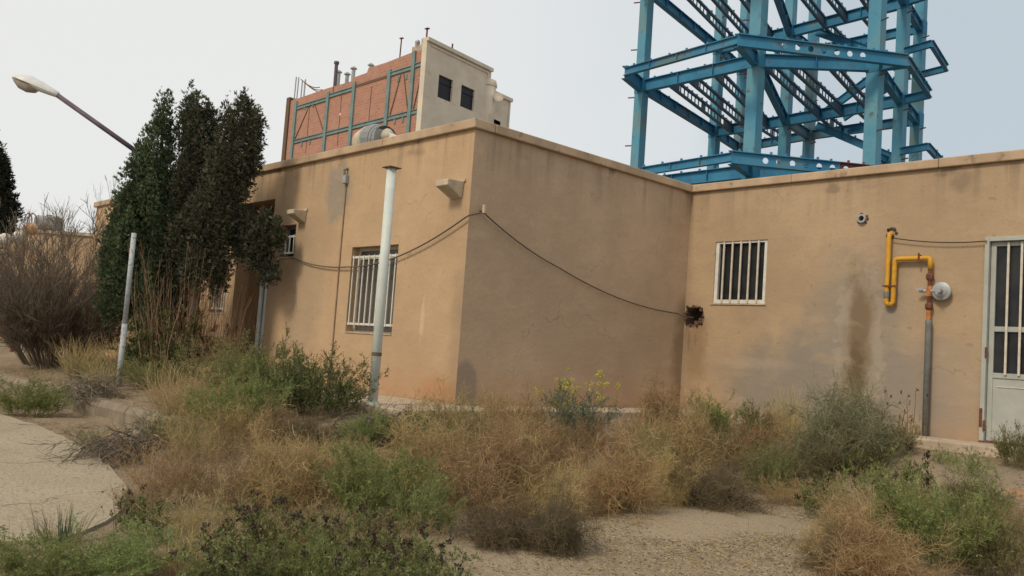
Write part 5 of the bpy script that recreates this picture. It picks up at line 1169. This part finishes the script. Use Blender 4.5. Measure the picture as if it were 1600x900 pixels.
def blades(seed, pal, n=22, Hh=.35):
    v = Veg(seed); r = v.r; a = r.uniform(0, 6.28, n)
    b = np.stack([np.cos(a)*.05, np.sin(a)*.05, np.zeros(n)], 1); d = unit(np.stack([np.cos(a)*.3, np.sin(a)*.3, np.ones(n)], 1))
    P = strands(b, d, Hh*r.uniform(.5, 1.1, n), .1, 6, .06, r); v.ribbon(P, .017, .003, pal); return v
def stalks(seed, pal, n=16, Hh=.7):
    v = Veg(seed); r = v.r; b = np.concatenate([r.normal(0, .16, (n, 2)), np.zeros((n, 1))], 1); d = unit(np.stack([r.normal(0, .13, n), r.normal(0, .13, n), np.ones(n)], 1))
    P = strands(b, d, Hh*r.uniform(.5, 1.1, n), .12, 6, .03, r); v.ribbon(P, .010, .007, DRK)
    Q = children(P, 4, .5, 1, (.05, .14), .5, .3, .3, 4, 0, r); v.ribbon(Q, .004, .003, pal); v.P = P; return v

KIND = {}
def kind(name, parts): KIND[name] = parts
def reg(name, v, part='foliage', mat='plant', extra=None):
    h_ = []
    allv = np.concatenate(v.V)
    size = (float(np.percentile(np.abs(allv[:, :2]).max(1), 96)), float(np.percentile(allv[:, 2], 98.5)))
    h_.append((part, v.mesh(name+'_'+part, M[mat])))
    if extra: h_.append((extra[0], extra[1].mesh(name+'_'+extra[0], M[mat])))
    KIND[name] = (h_, size)
HEAD = [(.085,.06,.046,3),(.12,.088,.065,2),(.055,.04,.033,1)]
YEL = [(.50,.40,.07,3),(.38,.32,.07,1)]
for i in range(3):
    reg('tan_tumble%d' % i, tumble(100+i, TAN)); reg('brown_tumble%d' % i, tumble(110+i, BRN, R=.5, Hh=.6, fine=1.25))
    reg('dark_tumble%d' % i, tumble(120+i, DRK, R=.5, Hh=.5, fine=1.25)); reg('red_feather%d' % i, feather(130+i, RED, BRN+[(.30,.2,.1,1)], leafs=3000, ll=(.008,.018)))  # dark_tumble: shade inside the brown tumbleweeds is put into the colour
    reg('brown_feather%d' % i, feather(140+i, BRN, BRN+OLV[:2], leafs=4500, ll=(.008,.02)))
    reg('green_feather%d' % i, feather(150+i, GRN, GRN, leafs=11000)); reg('bright_feather%d' % i, feather(160+i, BRT, BRT, leafs=12000, ll=(.012,.032)))
    reg('olive_feather%d' % i, feather(170+i, OLV, OLV, leafs=9000))
    reg('straw%d' % i, grass(180+i, STR)); 
    lf = leafy(190+i, BRT+GRN+OLV[:2]+DGR[:1]); reg('headed%d' % i, lf, extra=('seed_heads', heads(195+i, lf.P, 17, HEAD, .032, 14)))
    ft = feather(200+i, DGR+PLUM[:1], DGR+GRN[:2], R=.5, Hh=.62, leafs=12000); reg('dark_green%d' % i, ft)
    reg('greygreen%d' % i, tumble(210+i, GGR, GGR, R=.5, Hh=.66, fine=1.3, w=.0034))
for i in range(2):
    reg('brush%d' % i, brush(220+i, [(.22,.175,.13,3),(.30,.25,.19,1.5),(.12,.095,.075,1.5)], ), part='branches')
    st = stalks(230+i, DRK); reg('stalks%d' % i, st, part='stems', extra=('seed_heads', heads(235+i, st.P, 14, HEAD, .02)))
    reg('sprout%d' % i, leafy(240+i, BRT+GRN, R=.25, Hh=.28, n=18, leafs=900, ll=(.015,.035)))
reg('shrub', shrub(250, PLUM), part='branches', )
reg('far_shrub', shrub(251, [(.20,.17,.15,1),(.26,.22,.19,1)], n=26, m1=8, m2=4, spread=.3), part='branches')
reg('reeds', reeds(252, [(.34,.21,.115,3),(.27,.165,.10,2),(.42,.29,.17,1)]), part='stems')
reg('mallow', leafy(253, DGR+GRN[:1], R=.5, Hh=.7, n=80, leafs=14000, ll=(.02,.055)))
ms = feather(254, [(.17,.20,.13,1)], [(.17,.205,.14,2),(.13,.16,.11,1)], R=.4, Hh=.6, n=44, leafs=7000)
st = stalks(255, GRN, n=44, Hh=.66); ms.ribbon(st.P, .005, .003, GRN)
reg('mustard', ms, extra=('flowers', heads(256, st.P, 80, YEL, .018, 10)))
reg('blades', blades(257, [(.10,.15,.085,1),(.14,.18,.09,1)]))
reg('spikes', grass(258, [(.20,.20,.09,2),(.30,.24,.13,1)], R=.3, Hh=.4, n=120, w=.006, arc=.3))
NO_PART = ()
def plant_at(kind_, x, y, z, sx, sz, rot, name, label, cat, group, lean=(0, 0)):
    parts, (R, Hh) = KIND[kind_]
    s = (sx/(2*R), sx/(2*R), sz/Hh)
    if len(parts) == 1:
        o = bpy.data.objects.new(name, parts[0][1]); COL.objects.link(o); tgt = o
    else:
        tgt = bpy.data.objects.new(name, None); tgt.empty_display_size = .1; COL.objects.link(tgt)
        for pn, me in parts:
            c = bpy.data.objects.new(pn, me); COL.objects.link(c); c.parent = tgt
            if pn in ('seed_heads', 'flowers'): c['kind'] = 'stuff'
    tgt.location = (x, y, z); tgt.rotation_euler = (lean[0], lean[1], rot); tgt.scale = s
    return tag(tgt, label, cat, group)
for row in PLANTS: plant_at(*row)

# ------------------------------------------------------------------ evergreen trees
def evergreen(name, base, lobes, limbs, pal, label, n, seed, leaf=(.03,.06), shoots=0.5, upk=.75):
    t = thing(name, base, label, 'tree', None); r = np.random.default_rng(seed); B = np.array(base)
    tr = MB()
    for (path, r0, r1) in limbs[:1]: tr.tube(path, list(np.linspace(r0, r1, len(path))), 9)
    tr.build('trunk', M['bark'], t, smooth=True)
    for (path, r0, r1) in limbs[1:]:
        MB().tube(path, list(np.linspace(r0, r1, len(path))), 7).build('limb', M['bark'], t, smooth=True)
    lob = np.array(lobes, float)                       # x y z rx rz
    sub = []
    for L_ in lob:
        k = int(10+26*L_[3]*L_[4]/.3); d = unit(r.normal(size=(k, 3)))
        c = L_[:3]+d*np.array([L_[3], L_[3], L_[4]])*r.uniform(.62, .95, (k, 1)); q = r.uniform(.14, .32, k)*min(L_[3], L_[4])+.05
        sub.append(np.c_[c, q, q*r.uniform(1.5, 2.8, k)])
    allL = np.concatenate([lob]+sub); ar = allL[:, 3]*allL[:, 4]+.5*allL[:, 3]**2
    v = Veg(seed+1); pick = r.choice(len(allL), n, p=ar/ar.sum()); d = unit(r.normal(size=(n, 3)))
    rad = r.uniform(.30, 1.0, n)**.45*np.where(r.uniform(0, 1, n) < .2, r.uniform(1., 1.5, n), 1.)
    tp = 1-.62*np.clip(d[:, 2]*rad, 0, 1)**1.2                      # every clump tapers to a soft point
    c = allL[pick, :3]+d*allL[pick][:, [3, 3, 4]]*rad[:, None]*np.stack([tp, tp, np.ones(n)], 1)*np.array([1, 1, 1.06])
    # cull what lies deep inside the crown
    keep = np.ones(n, bool)
    for L_ in lob:
        q = (c-L_[:3])/np.array([L_[3], L_[3], L_[4]]); keep &= (np.linalg.norm(q, axis=1) > .45)
    c, d, pick = c[keep], d[keep], pick[keep]; m = 7
    ax = unit(d*.45+np.array([0, 0, upk])+r.normal(0, .28, d.shape)); fan = unit(np.cross(ax, r.normal(size=ax.shape)))
    # shade of each clump varies from sprig to sprig as the foliage itself does
    tone = r.uniform(.72, 1.3, len(allL))[pick]; ang = np.linspace(-.8, .8, m)
    base_c = v.pick(len(c), pal)*tone[:, None]
    bb = np.repeat(c, m, 0); dd = unit(np.repeat(ax, m, 0)+np.repeat(fan, m, 0)*np.tile(ang, len(c))[:, None]+r.normal(0, .12, (len(c)*m, 3)))
    L2 = np.repeat(r.uniform(leaf[0], leaf[1], len(c))*np.clip(r.lognormal(0, .3, len(c)), .5, 1.7), m)[:, None]*r.uniform(.75, 1.2, (len(bb), 1)); side = unit(np.cross(dd, r.normal(size=dd.shape)))*L2*.10
    V = np.stack([bb, bb+dd*L2*.55-side, bb+dd*L2, bb+dd*L2*.55+side], 1).reshape(-1, 3)
    v._push(V-B, np.arange(len(V)).reshape(-1, 4), np.repeat(np.clip(np.repeat(base_c, m, 0)*r.uniform(.85, 1.15, (len(bb), 1)), 0, 1), 4, 0))
    me = v.mesh(name+'_crown', M['leaf']); o = bpy.data.objects.new('crown', me); COL.objects.link(o); o.parent = t
    return t
for row in TREES: evergreen(*row)

# ------------------------------------------------------------------ ground litter
def litter():
    r = np.random.default_rng(77); v = Veg(78)
    def spots(n, x0, x1, y0, y1):
        x = r.uniform(x0, x1, n); y = r.uniform(y0, y1, n); d = house_dist(x, y)
        slab = (y < -3.75-.06*np.maximum(x, 0)**2+.02) & (x < 2.6)
        grav = (((x-4.6)/1.25)**2+((y+1.3)/2.4)**2) < r.uniform(.6, 1.2, n)
        ok = (d > .7) & ~slab & ~(grav & (r.uniform(0, 1, n) < .93)); return x[ok], y[ok]
    x, y = spots(26000, -9, 7.5, -5.8, 4.0); n = len(x)
    b = np.stack([x, y, ground_z(x, y)+.006], 1); a = r.uniform(0, 6.28, n)
    d = unit(np.stack([np.cos(a), np.sin(a), r.uniform(-.02, .35, n)], 1))
    v.ribbon(strands(b, d, r.uniform(.05, .22, n), .3, 4, .12, r), .004, .002, TAN+BRN+DRK[:1])
    o = np_mesh('dry_litter', np.concatenate(v.V), np.concatenate(v.F), M['plant'], np.concatenate(v.C)); tag(o, 'dry straw and twigs scattered over the bare soil between the bushes', 'dry grass', kind='stuff')
    n = 15000; x = r.normal(4.6, .75, n); y = r.normal(-1.2, 1.5, n); k = n//14
    x[:k] = r.uniform(-4, 2.5, k); y[:k] = r.uniform(-6, -3.1, k); z = ground_z(x, y)+.006+np.where((y < -3.8) & (x < 2.5), .022, 0); b = np.stack([x, y, z], 1); a = r.uniform(0, 6.28, n)
    v.ribbon(strands(b, unit(np.stack([np.cos(a), np.sin(a), r.uniform(-.02, .25, n)], 1)), r.lognormal(-3.95, .45, n), .3, 3, .05, r), .0045, .0025, TAN+BRN[:2]+DRK[:2])
    o.data.name = 'dry_litter'
    o2 = np_mesh('fine_debris', np.concatenate(v.V[-1:]), v.F[-1]-v.F[-1].min(), M['plant'], v.C[-1]); tag(o2, 'short chips of dry stalk strewn over the gravel path and driveway', 'debris', kind='stuff')
    v = Veg(79); x, y = spots(9000, -9, 7.5, -5.8, 4.0); n = len(x)
    w = np.sin(x*1.7+.6)*np.cos(y*2.1+x*.6) > .1; x, y = x[w], y[w]; n = len(x)
    b = np.stack([x, y, ground_z(x, y)], 1); d = unit(np.stack([r.normal(0, .35, n), r.normal(0, .35, n), np.ones(n)], 1))
    P = strands(b, d, r.uniform(.05, .2, n), .3, 4, .1, r); v.ribbon(P, .005, .002, GRN+OLV+STR[:2])
    o = np_mesh('short_grass', np.concatenate(v.V), np.concatenate(v.F), M['plant'], np.concatenate(v.C)); tag(o, 'short sparse green and straw grass growing between the bushes', 'grass', kind='stuff')
    # pebbles on the gravel path
    n = 15000; x = r.normal(4.6, .8, n); y = r.normal(-1.1, 1.5, n); k = n//4
    x[:k] = r.uniform(-4, 2.4, k); y[:k] = r.uniform(-6, -3.2, k); x[k:k+700] = r.uniform(4, 6, 700); y[k:k+700] = r.uniform(1, 3.5, 700)
    s = r.lognormal(-5.25, .42, n)[:, None]; c = np.stack([x, y, ground_z(x, y)+.004], 1)
    oc = np.array([(1,0,0),(0,1,0),(-1,0,0),(0,-1,0),(0,0,.6),(0,0,-.6)]); V = (c[:, None, :]+(oc[None]*r.uniform(.6, 1.3, (n, 6, 1)))*s[:, None]).reshape(-1, 3)
    tri = np.array([(0,1,4),(1,2,4),(2,3,4),(3,0,4),(1,0,5),(2,1,5),(3,2,5),(0,3,5)]); F = (np.arange(n)[:, None, None]*6+tri[None]).reshape(-1, 3)
    v = Veg(80); col = np.repeat(v.pick(n, [(.42,.34,.24,2),(.52,.44,.33,1.3),(.26,.20,.14,.7),(.34,.27,.19,1.5)]), 6, 0)
    o = np_mesh('gravel', V, F, M['plant'], col); tag(o, 'small pale stones strewn over the gravel path', 'gravel', kind='stuff')
litter()
